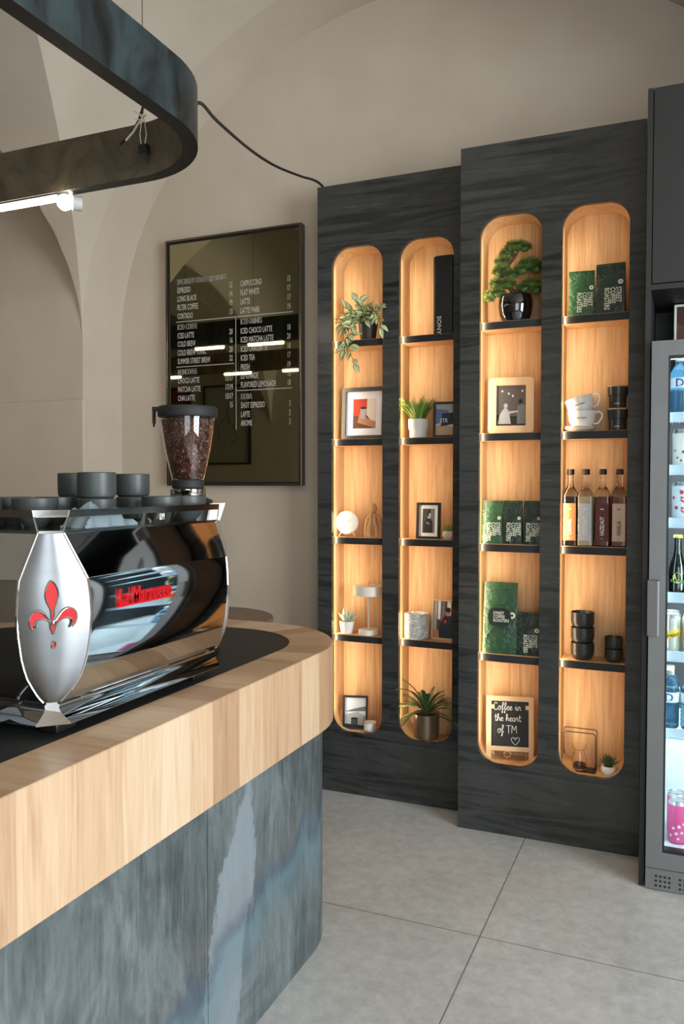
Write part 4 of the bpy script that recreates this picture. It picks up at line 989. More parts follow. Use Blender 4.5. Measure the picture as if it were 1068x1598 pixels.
BAGS = M('bag_side', (168,166,150), 0.35, 0.3); CREAM = M('cream', (226,216,190), 0.6, vary=0); BAGL = M('bag_print', (214,216,196), 0.6, vary=0)
def coffee_bag(label, loc, w, h, d, mi, rotz=0, lett='down', group='small green coffee bags', name='coffee_bag', sc=1.0, seal=True):
    t = thing(name, label, 'coffee bag', loc, rotz, group)
    b = nb(); rn = random.Random(int(w*1e4)+int(loc[0]*1000)); rings = []
    for k in range(13):
        v = k/12; dd = d/2*(1 - max(0, (v-.35)/.65)**1.4*0.93)*(0.88+0.12*math.sin(PI*min(1, v*2+.3))); ww = w/2*(1.0-0.02*math.sin(PI*v))
        ring = []
        for (sx, sy) in [(-1,-1), (-.6,-1.12), (-.2,-1.16), (.2,-1.16), (.6,-1.12), (1,-1), (.94,0), (1,1), (.5,1.1), (-.5,1.1), (-1,1), (-.94,0)]:
            ring.append((sx*ww, sy*dd + (rn.uniform(-.0012, .0012) if 0 < k < 12 else 0), v*h))
        rings.append(ring)
    vr = [[b.verts.new(p) for p in r] for r in rings]; n = 12
    for a, c in zip(vr, vr[1:]):
        for i in range(n): b.faces.new((a[i], a[(i+1) % n], c[(i+1) % n], c[i])).material_index = 1 if i in (5, 6, 10, 11) else 0
    b.faces.new(vr[0][::-1]); b.faces.new(vr[-1])
    obj('pouch', b, [BAGG[mi], BAGS if mi == 0 else BAGG[mi]], t)
    b = nb(); box(b, -w/2*.98, w/2*.98, -.0045, -.0015, h*.955, h*.97); obj('seam', b, BAGG[1-mi] if mi == 0 else BAGG[0], t, smooth=False)
    yf = -d/2*1.18-0.0012
    if lett == 'down':
        s_ = h*0.138*sc; L_ = [(wd, s_, (x_, yf, h*.50), DOWN, 0.66, 'LEFT', 0) for wd, x_ in (('STREET', w*.22), ('COFFEE', w*.22-s_*.80), ('ROASTERS', w*.22-s_*1.60))]
        text(L_, BAGL, t)
        b = nb(); lathe(b, [(w*.085, 0), (w*.085, .0014)], T(w*.36, yf+.0035, h*.60) @ R(PI/2, 'X'), seg=24); sl = obj('seal', b, CREAM, t)
        b = nb(); lathe(b, [(w*.03, 0), (w*.03, .0006)], T(w*.36, yf+.0021, h*.60) @ R(PI/2, 'X'), seg=16); obj('valve', b, BLACK, sl)
    return t
cg = 'small green coffee bags'
coffee_bag('small green coffee bag at the left of the row of three on the third shelf', (-0.7385, y0+0.045, lv(3)), 0.084, 0.176, 0.050, 0, 0.05)
coffee_bag('small green coffee bag in the middle of the row of three', (-0.6560, y0+0.048, lv(3)), 0.077, 0.176, 0.048, 1, 0.05)
coffee_bag('rightmost bag of the row of three, cut off by the steel front', (-0.5760, y0+0.048, lv(3)), 0.072, 0.176, 0.048, 1, 0.05)
t = coffee_bag('large green coffee bag with a black label patch, above the chalkboard', (-0.704, y0+0.052, lv(4)), 0.138, 0.290, 0.070, 0, 0.04, lett=None, group=None, name='large_coffee_bag')
b = nb(); yf = -.0425
flat_poly(b, spline([(-.040,.125),(-.02,.115),(.02,.115),(.040,.125),(.048,.152),(.038,.182),(.0,.190),(-.036,.184),(-.046,.155)], 4), 0.0006, T(0, yf, 0)); pt = obj('label_patch', b, M('patch_black', (26,30,28), 0.5), t, smooth=False); pt['label'] = 'black oval label patch'
text([(wd, 0.0175, (-.024, yf-.001, z_), FACE, 0.78, 'LEFT', 0) for wd, z_ in (('STREET', .162), ('COFFEE', .147), ('ROASTERS', .132))], BAGL, t)
b = nb(); lathe(b, [(.013, 0), (.013, .0014)], T(.052, yf+.004, .160) @ R(PI/2, 'X'), seg=24); lathe(b, [(.005, 0), (.005, .0021)], T(.052, yf+.004, .160) @ R(PI/2, 'X'), seg=16, mi=1); obj('seal', b, [CREAM, BLACK], t)
for nm_, pl in (('printed_outline', [(-.045,.215),(-.02,.198),(.02,.202),(.052,.215),(.056,.240),(.040,.262),(.0,.262),(-.038,.255),(-.050,.238)]), ('printed_outline', [(-.05,.075),(-.045,.045),(-.02,.025),(.02,.025),(.048,.050),(.052,.085),(.03,.105),(-.02,.104)])):
    b = nb(); tube(b, [(x, yf+.0045, z) for x, z in spline(pl, 5)], 0.0012, 5, closed=True); obj(nm_, b, BAGG[1], t)
coffee_bag('small dark green coffee bag standing in front of the large bag, fourth shelf', (-0.590, y0+0.046, lv(4)), 0.104, 0.172, 0.046, 1, 0.02)
# chalkboard
t = thing('chalkboard', 'small wooden-framed chalkboard stand with white handwriting and a heart', 'chalkboard', (-0.662, y0+0.045, lv(5)), 0.22)
hb = 0.262
lean = R(-0.14, 'X')
FRW = M('chalk_wood', (216,180,136), 0.55, vs=8)
b = nb(); 
for sx in (-1, 1): box(b, sx*.086-.010, sx*.086+.010, -.006, .006, 0, hb, lean)
box(b, -.0765, .0765, -.006, .006, hb-.020, hb, lean); box(b, -.0765, .0765, -.006, .006, .040, .058, lean); obj('frame', b, FRW, t, smooth=False)
b = nb(); box(b, -.078, .078, -.002, .003, .052, hb-.015, lean); obj('board', b, M('slate', (24,26,27), 0.7), t, smooth=False)
b = nb()
for sx in (-1, 1): box(b, sx*.070-.007, sx*.070+.007, -.004, .004, 0, .225, T(0, .052, 0) @ R(0.10, 'X'))
obj('rear_leg', b, FRW, t, smooth=False)
CHALK = M('chalk', (226,226,222), 0.9, vary=0)
W_ = lean @ T(0, -.0026, 0)
def hand(b, s, x, z, h):
    """simple single-stroke handwriting from poly-lines on a 0..1 grid; returns new x"""
    G = {'C': ([[(.7,1.2),(.4,1.45),(.1,1.1),(.05,.5),(.2,.05),(.5,0),(.75,.25)]], .85), 'o': ([[(.35,.75),(.1,.6),(.05,.25),(.25,0),(.5,.15),(.5,.5),(.35,.75),(.7,.65)]], .68),
         'f': ([[(0,.3),(.3,.8),(.45,1.35),(.3,1.5),(.2,1.2),(.2,0),(.2,-.55),(.05,-.5),(.2,-.1),(.5,.3)]], .5), 'e': ([[(0,.3),(.45,.5),(.35,.75),(.1,.6),(.1,.15),(.3,0),(.6,.25)]], .6),
         'i': ([[(.0,.3),(.2,.75),(.2,.1),(.4,.05),(.5,.25)], [(.2,1.05),(.23,1.1)]], .5), 'n': ([[(.05,.7),(.1,0),(.12,.45),(.35,.75),(.5,.6),(.5,.1),(.7,.15)]], .75), 't': ([[(.2,1.35),(.2,.1),(.4,.05),(.5,.25)], [(-.05,.85),(.5,.9)]], .5),
         'h': ([[(0,.3),(.3,1.2),(.2,1.45),(.1,1.2),(.1,0),(.15,.45),(.4,.7),(.5,.5),(.5,.1),(.7,.2)]], .7), 'a': ([[(.5,.65),(.2,.75),(.05,.3),(.25,0),(.5,.3),(.52,.7),(.5,.1),(.7,.15)]], .72), 'r': ([[(.0,.3),(.15,.8),(.3,.65),(.4,.6),(.35,.1),(.55,.2)]], .55),
         'T': ([[(-.05,1.4),(.9,1.45)], [(.42,1.42),(.42,0)]], .95), 'M': ([[(.05,0),(.15,1.4),(.5,.6),(.85,1.42),(.95,0)]], 1.0), ' ': ([], .5)}
    for ch in s:
        st, adv = G[ch]
        for ln in st:
            P = [Vector((x+h*u, 0, z+h*v)) for u, v in ln]
            if len(P) > 2:
                Q = []
                for i in range(len(P)-1):
                    p0, p1, p2, p3 = [P[max(0, min(len(P)-1, i+k-1))] for k in range(4)]
                    for j in range(4):
                        u = j/4; Q.append(0.5*((2*p1) + (p2-p0)*u + (2*p0-5*p1+4*p2-p3)*u*u + (3*p1-p0-3*p2+p3)*u**3))
                P = Q + [P[-1]]
            tube(b, P, 0.0011, 5, m=W_)
        x += adv*h
    return x
b = nb(); hand(b, 'Coffee in', -.066, .205, .0205); hand(b, 'the heart', -.062, .160, .0200); hand(b, 'of TM', -.050, .112, .0215)
tube(b, [(x, 0, z) for x, z in spline([(.022,.066),(.006,.084),(.010,.094),(.018,.093),(.022,.086),(.028,.095),(.037,.094),(.038,.084)], 5)], 0.0010, 5, closed=True, m=W_)
obj('chalk_lettering', b, CHALK, t)
b = nb(); tube(b, [(-.01+.014*math.cos(a), -.008, .030+.012*math.sin(a)) for a in [k*.5 for k in range(13)]], 0.0012, 6); obj('cord_loop', b, PALEWOOD, t)

# --- fourth niche
coffee_bag('bright green coffee bag on the top shelf beside the fridge, the left one', (-0.394, y0+0.050, lv(1)), 0.098, 0.180, 0.050, 0, 0.16, group='green coffee bags on the top shelf')
coffee_bag('darker green coffee bag at the right of the top shelf, overlapping the bright one', (-0.284, y0+0.041, lv(1)), 0.108, 0.196, 0.046, 1, -0.05, group='green coffee bags on the top shelf')
def saucer(): 
    b = nb(); lathe(b, [(0.034, 0), (0.036, .002), (0.050, .006), (0.0600, .012), (0.0605, .0138), (0.050, .009), (0.034, .0055), (0.01, .005)], seg=56); return b
ps = obj('saucer', saucer(), WHITE)
place(ps, (-0.396, y0+0.057, lv(2)), 'white saucer at the bottom of the pair under the stacked white cups', 'saucer', 'white saucers')
place(ps, (-0.3955, y0+0.057, lv(2)+0.0062), 'upper white saucer directly under the lower white cup', 'saucer', 'white saucers')
def wcup(label, loc, roty=0, words='latte lovers'):
    t = thing('white_cup', label, 'cup', loc, 0, 'white cups with handles'); t.rotation_euler = (0, roty, 0); t.scale = (1.08, 1.08, 1.08)
    b = nb(); lathe(b, [(0.026, 0), (0.028, .003), (0.038, .010), (0.0465, .028), (0.0500, .055), (0.0515, .064), (0.0495, .0645), (0.047, .05), (0.043, .025), (0.030, .010)], seg=48); bd = obj('cup_body', b, WHITE, t)
    b = nb(); tube(b, [(.048,0,.055), (.062,0,.060), (.074,0,.052), (.073,0,.036), (.060,0,.018), (.043,0,.016)], [.0036,.0034,.0034,.0034,.0036,.0040], 8, m=R(-0.25)); obj('handle', b, WHITE, t)
    text([(words, 0.0085, (0.004, -0.0492, 0.034), FACE, 0.9, 'CENTER', 0.15)], GREYS[1], bd)
    return t
wcup('lower white cup with small black lettering on the two saucers', (-0.3885, y0+0.057, lv(2)+0.0118))
wcup('upper white cup tilted over inside the lower white cup', (-0.3835, y0+0.057, lv(2)+0.066), -0.28)
def tumbler(label, loc):
    t = thing('black_tumbler', label, 'tumbler', loc, 0, 'black tumblers with tan rims')
    b = nb(); lathe(b, [(0.029, 0), (0.031, .002), (0.0335, .045), (0.0365, .047), (0.039, .080), (0.036, .082), (0.033, .05)], seg=44); bd = obj('cup_body', b, CUPB, t)
    b = nb(); lathe(b, [(0.0395, .0805), (0.0405, .083), (0.0395, .086), (0.030, .087)], seg=44); o = obj('rim_lid', b, M('tan_rim', (196,160,120), 0.5), t); o['label'] = 'tan rim'
    text([('huskee', 0.0078, (0.0, -0.0318, 0.014), FACE, 0.9, 'CENTER', 0)], LETW, bd); return t
tumbler('lower black tumbler with tan rim at the right end of the second shelf', (-0.2545, y0+0.052, lv(2)))
tumbler('upper black tumbler stacked on another at the right end of the shelf', (-0.255, y0+0.052, lv(2)+0.0875))
# syrup bottles
def bottle(label, x, y, liquid, lab, word, wcol=None, lev=0.195):
    t = thing('syrup_bottle', label, 'bottle', (x, y, lv(3)), 0, 'syrup bottles on the third shelf')
    def sec(z, h, r): return [(px, py, z) for px, py in rrect(-h, h, -h, h, r, 5)]
    S_ = [(0, .026, .007), (.003, .0292, .009), (.195, .0292, .010), (.208, .0270, .012), (.222, .020, .0115), (.232, .0135, .0110), (.262, .0112, .0100), (.268, .0112, .0100), (.270, .0125, .0110), (.276, .0125, .0110), (.277, .0112, .0100), (.284, .0112, .0100)]
    b = nb(); loft(b, [sec(*s) for s in S_]); gb = obj('glass_body', b, GLASS, t)
    def hh(z):
        for (z0, h0, r0), (z1, h1, r1) in zip(S_, S_[1:]):
            if z0 <= z <= z1: u = (z-z0)/(z1-z0); return h0+(h1-h0)*u, r0+(r1-r0)*u
    zs = [.004] + [s[0] for s in S_ if .004 < s[0] < lev] + [lev]
    b = nb(); loft(b, [sec(z, hh(z)[0]-.0016, max(.003, hh(z)[1]-.0016)) for z in zs]); o = obj('syrup', b, liquid, t)
    b = nb(); lathe(b, [(0.0135, .280), (0.0145, .281), (0.0145, .300), (0.0138, .302), (0.01, .3022)], seg=28); obj('cap', b, BLACK, t)
    b = nb(); box(b, -.0240, .0240, -.0299, -.0293, .022, .168); lb = obj('paper_label', b, lab, t, smooth=False)
    text([(word, 0.0215, (0.008, -.0302, .044), UPW, 0.66, 'LEFT', 0), ('~', 0.03, (0, -.0302, .138), FACE, 0.8, 'CENTER', 0), ('0.7 L', 0.0055, (0.0, -.0302, .030), FACE, 0.8, 'CENTER', 0)], wcol or LETW, lb)
    return t
LQ = lambda n, c, r=0.1: M(n, c, r, coat=0.6, vary=0.02)
bottle('syrup bottle with dark liquid and orange label, first at the left', -0.4285, y0+0.046, LQ('syrup_black', (26,14,12)), M('label_orange', (206,124,72), 0.6), 'CARAMEL')
bottle('syrup bottle with cloudy pale liquid and pale grey label', -0.3690, y0+0.042, LQ('syrup_pale', (196,188,156)), M('label_grey', (176,180,186), 0.6), 'COCONUT')
bottle('syrup bottle with red-brown liquid and maroon label reading hazelnut', -0.3055, y0+0.042, LQ('syrup_red', (92,28,18)), M('label_maroon', (86,30,26), 0.6), 'HAZELNUT')
bottle('syrup bottle with amber liquid and pinkish label reading vanilla, last at the right', -0.2440, y0+0.048, LQ('syrup_amber', (126,52,22)), M('label_pink', (206,174,152), 0.6), 'VANILLA', GREYS[0])
# stacked black cups
def dcup(k): 
    b = nb(); lathe(b, [(0.026*k, 0), (0.030*k, .001*k), (0.038*k, .008*k), (0.0435*k, .020*k), (0.0450*k, .030*k), (0.0450*k, .066*k), (0.0435*k, .067*k), (0.0420*k, .062*k), (0.041*k, .03*k), (0.030*k, .012*k)], seg=44); return b
p1 = obj('black_cup', dcup(1.0), CUPB)
for k, w_ in enumerate(('lowest', 'middle', 'top')):
    place(p1, (-0.378, y0+0.050, lv(4)+0.0605*k), '%s large black cup in the stack of three on the fourth shelf' % w_, 'cup', 'large black cups in a stack of three')
p2 = obj('black_cup', dcup(0.76), CUPB)
for k, w_ in enumerate(('lower', 'upper')):
    place(p2, (-0.259, y0+0.048, lv(4)+0.046*k), '%s small black cup in the stack of two on the fourth shelf' % w_, 'cup', 'small black cups in a stack of two')
# floor of the fourth niche
t = thing('wire_lantern', 'thin black wire frame lantern on the floor of the niche beside the fridge', 'lantern', (-0.386, y0+0.052, lv(5)))
b = nb(); hw_, H_ = 0.064, 0.158
tube(b, [(x, -0.030, z) for x, z in rrect(-hw_, hw_, 0.002, H_, 0.010, 4)], 0.0019, 6, closed=True); obj('wire_frame', b, BLACK, t)
b = nb(); tube(b, [(x, 0.030, z) for x, z in rrect(-hw_, hw_, 0.002, H_, 0.010, 4)], 0.0019, 6, closed=True); obj('wire_frame', b, BLACK, t)
b = nb(); box(b, -hw_, hw_, -.030, .030, 0.0005, .003); obj('base_plate', b, BLACK, t, smooth=False)
JX, JY = -0.386, y0+0.052; ZJ = lv(5)+0.0032
t = thing('glass_jar', 'round clear glass jar with a wide rim holding coffee beans, inside the wire lantern', 'jar', (JX, JY, ZJ))
b = nb(); lathe(b, [(0.020, 0), (0.026, .002), (0.0275, .020), (0.0275, .045), (0.024, .060), (0.020, .068), (0.020, .078), (0.0265, .084), (0.027, .096), (0.0258, .096), (0.0252, .085), (0.0185, .078), (0.0185, .068), (0.0225, .058), (0.026, .044), (0.026, .020), (0.0245, .004), (0.01, .003)], seg=44, capt=False); obj('glass_body', b, GLASS, t)
b = nb(); lathe(b, [(0.0235, .005), (0.0250, .016)], seg=20)
for k in range(120):
    a = rn.uniform(0, 6.28); r_ = 0.022*math.sqrt(rn.random()); bean(b, (r_*math.cos(a), r_*math.sin(a), .018+rn.uniform(-.001, .006)), rrot(rn), 0.0030)
o = obj('coffee_beans', b, MATS['bean_brown']); o.location = (JX, JY, ZJ); tag(o, 'coffee beans in the bottom of the small glass jar', 'coffee beans', kind='stuff')
succulent('small bushy green succulent in a round white pot, bottom right corner by the fridge', (-0.274, y0+0.041, lv(5)), 0.026, 0.036, WHITE, M('leaf_dark', (70,92,58), 0.6), 26, 0.044, 0.008,
          [(0.018, 0), (0.025, .006), (0.029, .018), (0.027, .032), (0.025, .035), (0.022, .032)])

# ---------------------------------------------------------------- black cabinet housing and fridge
CF = 3.030
cab = thing('tall_cabinet', 'tall matte black cabinet housing built around the fridge at the right edge', 'cabinet', (-0.144, CF, 0))
def cobj(name, b, m=CABINET, par=None, **k):
    o = obj(name, b, m, par or cab, smooth=False, **k)
    if par is None: o.location = (0.144, -CF, 0)
    return o
b = nb(); box(b, -0.144, -0.126, CF, YB-0.001, 0, 2.783); cobj('side_panel', b)
b = nb(); box(b, 0.4115, 0.4295, CF, YB-0.001, 0, 2.783); cobj('side_panel', b)
b = nb(); box(b, -0.126, 0.4115, CF+0.02, YB-0.001, 2.765, 2.783); cobj('top_panel', b)
b = nb(); box(b, -0.126, 0.4115, CF+0.002, YB-0.001, 2.095, 2.113); cobj('shelf', b)
b = nb(); box(b, -0.126, 0.4115, 3.45, YB-0.001, 1.93, 2.095); cobj('back_panel', b)
b = nb(); box(b, -0.1235, 0.1415, CF-0.002, CF+0.016, 2.116, 2.781); cobj('door', b, bevel=0.001)
b = nb(); box(b, 0.1445, 0.4095, CF-0.002, CF+0.016, 2.116, 2.781); cobj('door', b, bevel=0.001)
t = cab2 = thing('tall_cabinet', 'tall matte black cupboard standing to the right of the fridge housing', 'cabinet', (0.432, CF, 0))
b = nb(); box(b, 0, 1.2, 0.02, 0.255, 0, 2.13); obj('carcass', b, CABINET, t, smooth=False)
b = nb(); box(b, 0.002, 0.598, 0, 0.019, 0.08, 2.127); obj('door', b, CABINET, t, smooth=False)
b = nb(); box(b, 0.602, 1.198, 0, 0.019, 0.08, 2.127); obj('door', b, CABINET, t, smooth=False)
photo_frame('white-edged framed dark picture standing on the fridge in the gap below the upper cabinet', (0.020, 3.28, 1.918), 0.150, 0.172, 0.008, 0.012, WHITE, [([(0,0),(1,0),(1,.4),(0,.6)], PBR)], bg=M('print_wine', (70,38,32), 0.7), tilt=-0.06)

FX0, FX1, FY = -0.1205, 0.4055, 3.005
fr = thing('display_fridge', 'grey glass-door drinks fridge lit white inside at the right edge', 'fridge', (FX0, FY, 0))
def fobj(name, b, m, par=None, **k):
    o = obj(name, b, m, par or fr, **k)
    if par is None: o.location = (-FX0, -FY, 0)
    return o
ZD0, ZD1 = 0.082, 1.914; FB = 3.055
LINER = M('liner_white', (206,214,216), 0.5)
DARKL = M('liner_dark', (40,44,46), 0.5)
b = nb()
for a in ((FX0, FX0+.03, FB, 3.56, .02, 1.91), (FX1-.03, FX1, FB, 3.56, .02, 1.91), (FX0+.03, FX1-.03, 3.53, 3.56, .02, 1.91), (FX0+.03, FX1-.03, FB, 3.53, 1.875, 1.91), (FX0+.03, FX1-.03, FB, 3.53, .02, .125)): box(b, *a)
fobj('cabinet_body', b, BLACK, smooth=False)
b = nb()
for a in ((FX0+.0302, FX0+.032, FB, 3.5298, .127, .52), (FX1-.032, FX1-.0302, FB, 3.5298, .127, .52), (FX0+.032, FX1-.032, 3.5275, 3.5298, .127, .52), (FX0+.032, FX1-.032, FB, 3.5275, .1252, .128)): box(b, *a)
fobj('liner', b, LINER, smooth=False)
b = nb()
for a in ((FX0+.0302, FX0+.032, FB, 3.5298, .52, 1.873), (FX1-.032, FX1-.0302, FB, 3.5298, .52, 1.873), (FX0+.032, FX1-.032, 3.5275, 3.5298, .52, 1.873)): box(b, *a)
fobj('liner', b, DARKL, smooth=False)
# door
b = nb(); GX0, GX1, GZ0, GZ1 = FX0+.054, FX1-.054, .140, 1.862
ringprism(b, [(FX0, ZD0), (FX1, ZD0), (FX1, ZD1), (FX0, ZD1)], [(GX0, GZ0), (GX1, GZ0), (GX1, GZ1), (GX0, GZ1)], FY, FY+.045)
dr = fobj('door', b, GREY_F, smooth=False)
b = nb(); ringprism(b, [(GX0, GZ0), (GX1, GZ0), (GX1, GZ1), (GX0, GZ1)], [(GX0+.006, GZ0+.008), (GX1-.006, GZ0+.008), (GX1-.006, GZ1-.006), (GX0+.006, GZ1-.006)], FY+.006, FY+.044); obj('gasket', b, BLACK, dr, smooth=False)
b = nb(); box(b, GX0+.004, GX1-.004, FY+.016, FY+.020, GZ0+.004, GZ1-.004); obj('glass_pane', b, PANE, dr, smooth=False)
b = nb(); loft(b, [[(FX0-.004, FY-.001, z), (FX0-.004, FY-.026, z), (FX0+.030, FY-.030, z), (FX0+.036, FY-.026, z), (FX0+.036, FY-.001, z)] for z in (.900, 1.092)]); hd = obj('handle', b, GREY_F, dr, smooth=False, bevel=0.002)
b = nb(); box(b, FX0, FX1, FY+.004, FB, .006, .078); gl = fobj('vent_grille', b, GREY_F, smooth=False)
b = nb()
for c in range(28):
    for r_ in range(3):
        xx = FX0+.035+.0145*c + (.02 if c > 3 else 0)
        lathe(b, [(0.0042, 0), (0.0042, .0012)], T(xx, FY+.0041, .020+.0165*r_) @ R(PI/2, 'X'), seg=10)
obj('vent_hole', b, BLACK, gl, smooth=False)['kind'] = 'stuff'
b = nb(); box(b, FX0+.02, FX1-.02, FB, FB+.03, 0, .02); fobj('foot_rail', b, BLACK, smooth=False)
b = nb(); box(b, FX0+.2, FX1-.2, FY+.004, FY+.006, .0785, .0815); 
fobj('seal_strip', b, BLACK, smooth=False)
FS = (1.664, 1.481, 1.296, 1.034, .826, .552)
RAILM = M('price_rail', (206,222,236), 0.25)
for z in FS:
    b = nb(); 
    for k in range(19): tube(b, [(FX0+.036+0.025*k, FB+.035, z-.004), (FX0+.036+0.025*k, 3.50, z-.004)], .002, 5)
    box(b, FX0+.033, FX1-.033, FB+.030, FB+.034, z-.006, z-.002)
    s_ = fobj('wire_shelf', b, LINER, smooth=False)
    b = nb(); box(b, FX0+.034, FX1-.034, FB+.014, FB+.020, z-.018, z+.010); box(b, FX0+.034, FX1-.034, FB+.008, FB+.024, z-.026, z-.018); obj('price_rail', b, RAILM, s_, smooth=False, bevel=.001)
b = nb(); box(b, FX0+.033, FX0+.043, FB-.002, FB+.006, .2, 1.84); lt = fobj('light_strip', b, M('fridge_led', (235,244,255), 0.5, emit=6, ecol=(228,240,255)), smooth=False)
b = nb(); box(b, FX0+.05, FX1-.05, FB+.02, FB+.05, 1.862, 1.874); fobj('light_strip', b, MATS['fridge_led'] if 'fridge_led' in MATS else LED, smooth=False)
FRL = (0.86, 0.94, 1.0)
for zc, hh_ in ((.34, .36), (.68, .22), (.92, .17), (1.16, .22), (1.38, .15), (1.56, .15), (1.75, .15)):
    area('fridge_light', (FX0+.18, FB+.030, zc+hh_*0.42), (0.25, 0.85, -0.45), 0.30, 0.012, FRIDGE_W, FRL)
# drinks
def tagd(o, label, cat, group): tag(o, label, cat, group); return o
def can(name, label, loc, mats, draw, group, h=.115, r=.0325):
    t = thing(name, label, 'can', loc, 0, group)
    b = nb(); lathe(b, [(r*.78, 0), (r*.98, .006), (r, .012), (r, h-.014)], seg=36, capt=False); obj('can_body', b, mats, t)
    b = nb(); lathe(b, [(r, h-.014), (r*.84, h-.003), (r*.86, h), (r*.80, h), (r*.79, h-.004)], seg=36); obj('can_top', b, M('can_aluminium', (190,192,194), 0.3, 0.9), t)
    if draw: draw(t, r)
    return t
def patch(b, r, a0, z0, pts, mi=0):
    """flat outline wrapped on a cylinder facing -Y; pts in metres"""
    vs = [b.verts.new((( r+.0004)*math.sin(a0+x/r), -(r+.0004)*math.cos(a0+x/r), z0+z)) for x, z in pts]
    b.faces.new(vs).material_index = mi
def wraptext(words, size, r, a0, z0, mat, par, sx=.8, rot=0):
    o = text([(words, size, (0, 0, 0), FACE, sx, 'CENTER', 0)], mat, par, 'lettering')
    for v in o.data.vertices:
        x, z = v.co.x, v.co.z
        x, z = x*math.cos(rot)-z*math.sin(rot), x*math.sin(rot)+z*math.cos(rot)
        v.co = ((r+.0006)*math.sin(a0+x/r), -(r+.0006)*math.cos(a0+x/r), z0+z)
    return o
WB = M('water_blue', (120,170,196), 0.05, trans=0.9, ior=1.33)
WL = M('water_label', (206,220,226), 0.5); WD = M('label_blue', (36,74,140), 0.5, vary=0)
def water(label, loc, group):
    t = thing('water_bottle', label, 'bottle', loc, 0, group); r = .034
    b = nb(); pf_ = [(.026, 0), (.032, .004), (.034, .012)]
    for k in range(5): pf_ += [(.034, .020+.014*k), (.0325, .026+.014*k)]
    pf_ += [(.034, .092), (.034, .135), (.031, .150), (.020, .172), (.0125, .182), (.0125, .192)]
    lathe(b, pf_, seg=36); obj('bottle_body', b, WB, t)
    b = nb(); lathe(b, [(.0155, .190), (.0160, .191), (.0160, .205), (.0145, .207), (.01, .207)], seg=24); obj('cap', b, M('cap_grey', (150,152,140), 0.5), t)
    b = nb(); lathe(b, [(.0345, .096), (.0345, .132)], seg=36, capb=False, capt=False); lb = obj('paper_label', b, WL, t)
    wraptext('D', .040, .0345, 0.0, .1005, WD, lb, 1.0)
    return t
def dr_star(t, r):
    b = nb()
    for a0, z0, s_ in ((-.5,.035,.006), (.1,.055,.008), (.5,.03,.007), (-.1,.025,.006), (.8,.06,.008), (-.8,.06,.006)):
        patch(b, r, a0, z0, [((s_ if k % 2 == 0 else s_*.4)*math.cos(PI/2+k*PI/5), (s_ if k % 2 == 0 else s_*.4)*math.sin(PI/2+k*PI/5)) for k in range(10)])
    obj('printed_star', b, GREYS[1], t, smooth=False, noclean=True)
def dr_red(t, r):
    b = nb()
    for a0, z0, s_ in ((-.55,.045,.008), (.15,.075,.012), (.2,.038,.012), (.7,.055,.012), (.0,.100,.009), (-.9,.08,.007)):
        patch(b, r, a0, z0, [((s_*(1.1 if k % 2 else .6))*math.cos(k*PI/4), (s_*(.6 if k % 3 else 1.1))*math.sin(k*PI/4)) for k in range(8)])
    obj('printed_spot', b, M('print_red_can', (196,30,50), 0.5), t, smooth=False, noclean=True)
def dr_schw(t, r):
    b = nb(); n_ = 14
    lo_ = [(-.045+.09*k/n_, .020+.022*k/n_) for k in range(n_+1)]; up_ = [(x, z+.028) for x, z in lo_]
    for k in range(n_): patch(b, r, 0, .02, [lo_[k], lo_[k+1], up_[k+1], up_[k]])
    bd = obj('printed_band', b, M('band_yellow', (222,186,60), 0.4, vary=0), t, smooth=False, noclean=True)
    wraptext('Schweppes', .020, r, 0.0, .056, GREYS[0], bd, .75, 0.24)
def dr_pink(t, r):
    b = nb()
    for a0, z0, s_ in ((-.4,.058,.007), (.2,.066,.008), (-.1,.040,.008), (.5,.044,.007), (.7,.075,.006), (-.7,.030,.007), (.1,.022,.006)):
        patch(b, r, a0, z0, [((s_ if k % 2 == 0 else s_*.5)*math.cos(PI/2+k*PI/5), (s_ if k % 2 == 0 else s_*.5)*math.sin(PI/2+k*PI/5)) for k in range(10)])
    obj('printed_flower', b, WHITE, t, smooth=False, noclean=True)
W2 = [('left-hand', 0), ('right-hand', 1)]
gY = FB + 0.068
for (x, y, lb) in ((-.031, gY, 'blue water bottle with a D label, front of the top fridge shelf'), (.047, gY, 'second blue water bottle on the top fridge shelf, at the frame edge'), (-.031, gY+.08, 'blue water bottle behind the front one on the top fridge shelf')):
    water(lb, (x, y, FS[0]+.0003), 'water bottles on the top fridge shelf')
for (x, y, lb) in ((-.020, gY, 'white can with small dark stars, front of the second fridge shelf'), (.055, gY, 'second white can with dark stars at the frame edge')):
    can('drink_can', lb, (x, y, FS[1]+.0003), M('can_white', (228,228,218), 0.35), dr_star, 'white star cans', h=.135)
for (x, y, lb) in ((-.020, gY, 'pale can with red patches, front of the third fridge shelf'), (.055, gY, 'second pale can with red patches at the frame edge')):
    can('drink_can', lb, (x, y, FS[2]+.0003), M('can_pale', (206,224,230), 0.35), dr_red, 'pale cans with red patches', h=.135)
BG_ = M('bottle_green', (14,22,14), 0.06, coat=1.0)
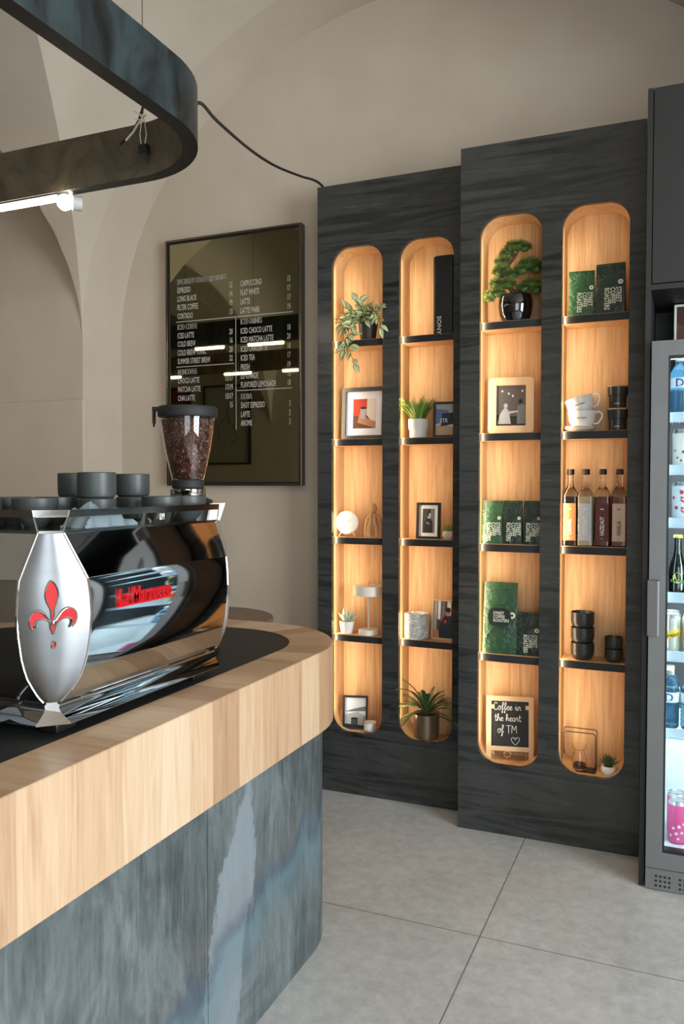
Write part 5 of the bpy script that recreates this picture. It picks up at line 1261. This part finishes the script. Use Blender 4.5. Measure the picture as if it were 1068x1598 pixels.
for (x, y, lb) in ((-.030, gY, 'dark green glass bottle with yellow cap and lime label, fourth fridge shelf'), (.050, gY, 'second dark green bottle with lime label at the frame edge')):
    t = thing('soda_bottle', lb, 'bottle', (x, y, FS[3]+.0003), 0, 'dark green soda bottles')
    b = nb(); lathe(b, [(.026, 0), (.029, .003), (.0295, .080), (.027, .100), (.016, .135), (.0125, .160), (.012, .200), (.0135, .202)], seg=36); obj('bottle_body', b, BG_, t)
    b = nb(); lathe(b, [(.0150, .198), (.0160, .200), (.0145, .208), (.01, .209)], seg=24); obj('cap', b, M('cap_yellow', (196,184,60), 0.4), t)
    b = nb(); patch(b, .0295, 0, .058, el(0, 0, .016, .019, 20)); lb_ = obj('paper_label', b, M('label_lime', (196,214,96), 0.5), t, smooth=False, noclean=True)
    b = nb(); patch(b, .0292, -.62, .048, el(0, 0, .009, .006, 10)); patch(b, .0292, .62, .045, el(0, 0, .009, .006, 10)); obj('printed_leaf', b, M('label_leaf', (70,130,60), 0.5), t, smooth=False, noclean=True)
for (x, y, lb) in ((-.050, gY, 'silver can with a slanted yellow band, left one on the fifth fridge shelf'), (.019, gY, 'silver can with a slanted yellow band, right one on the fifth fridge shelf'), (-.050, gY+.075, 'silver can standing behind the left one with the yellow band')):
    can('drink_can', lb, (x, y, FS[4]+.0003), M('can_silver', (196,196,180), 0.3, 0.6), dr_schw, 'silver cans with yellow bands', h=.135)
for (x, y, lb) in ((-.052, gY, 'blue water bottle with a D label, left one on the lowest fridge shelf'), (.019, gY, 'blue water bottle, right one on the lowest fridge shelf'), (-.052, gY+.08, 'blue water bottle behind the left one on the lowest fridge shelf')):
    water(lb, (x, y, FS[5]+.0003), 'water bottles on the lowest fridge shelf')
PK = M('can_pink', (214,84,140), 0.3, vs=3)
for (x, y, lb) in ((-.020, gY+.03, 'pink flowered can standing in front on the fridge floor'), (-.024, gY+.11, 'pink flowered can behind the front one on the fridge floor'), (.050, gY+.03, 'pink flowered can at the frame edge on the fridge floor')):
    can('drink_can', lb, (x, y, .1283), PK, dr_pink, 'pink flowered cans', h=.155)
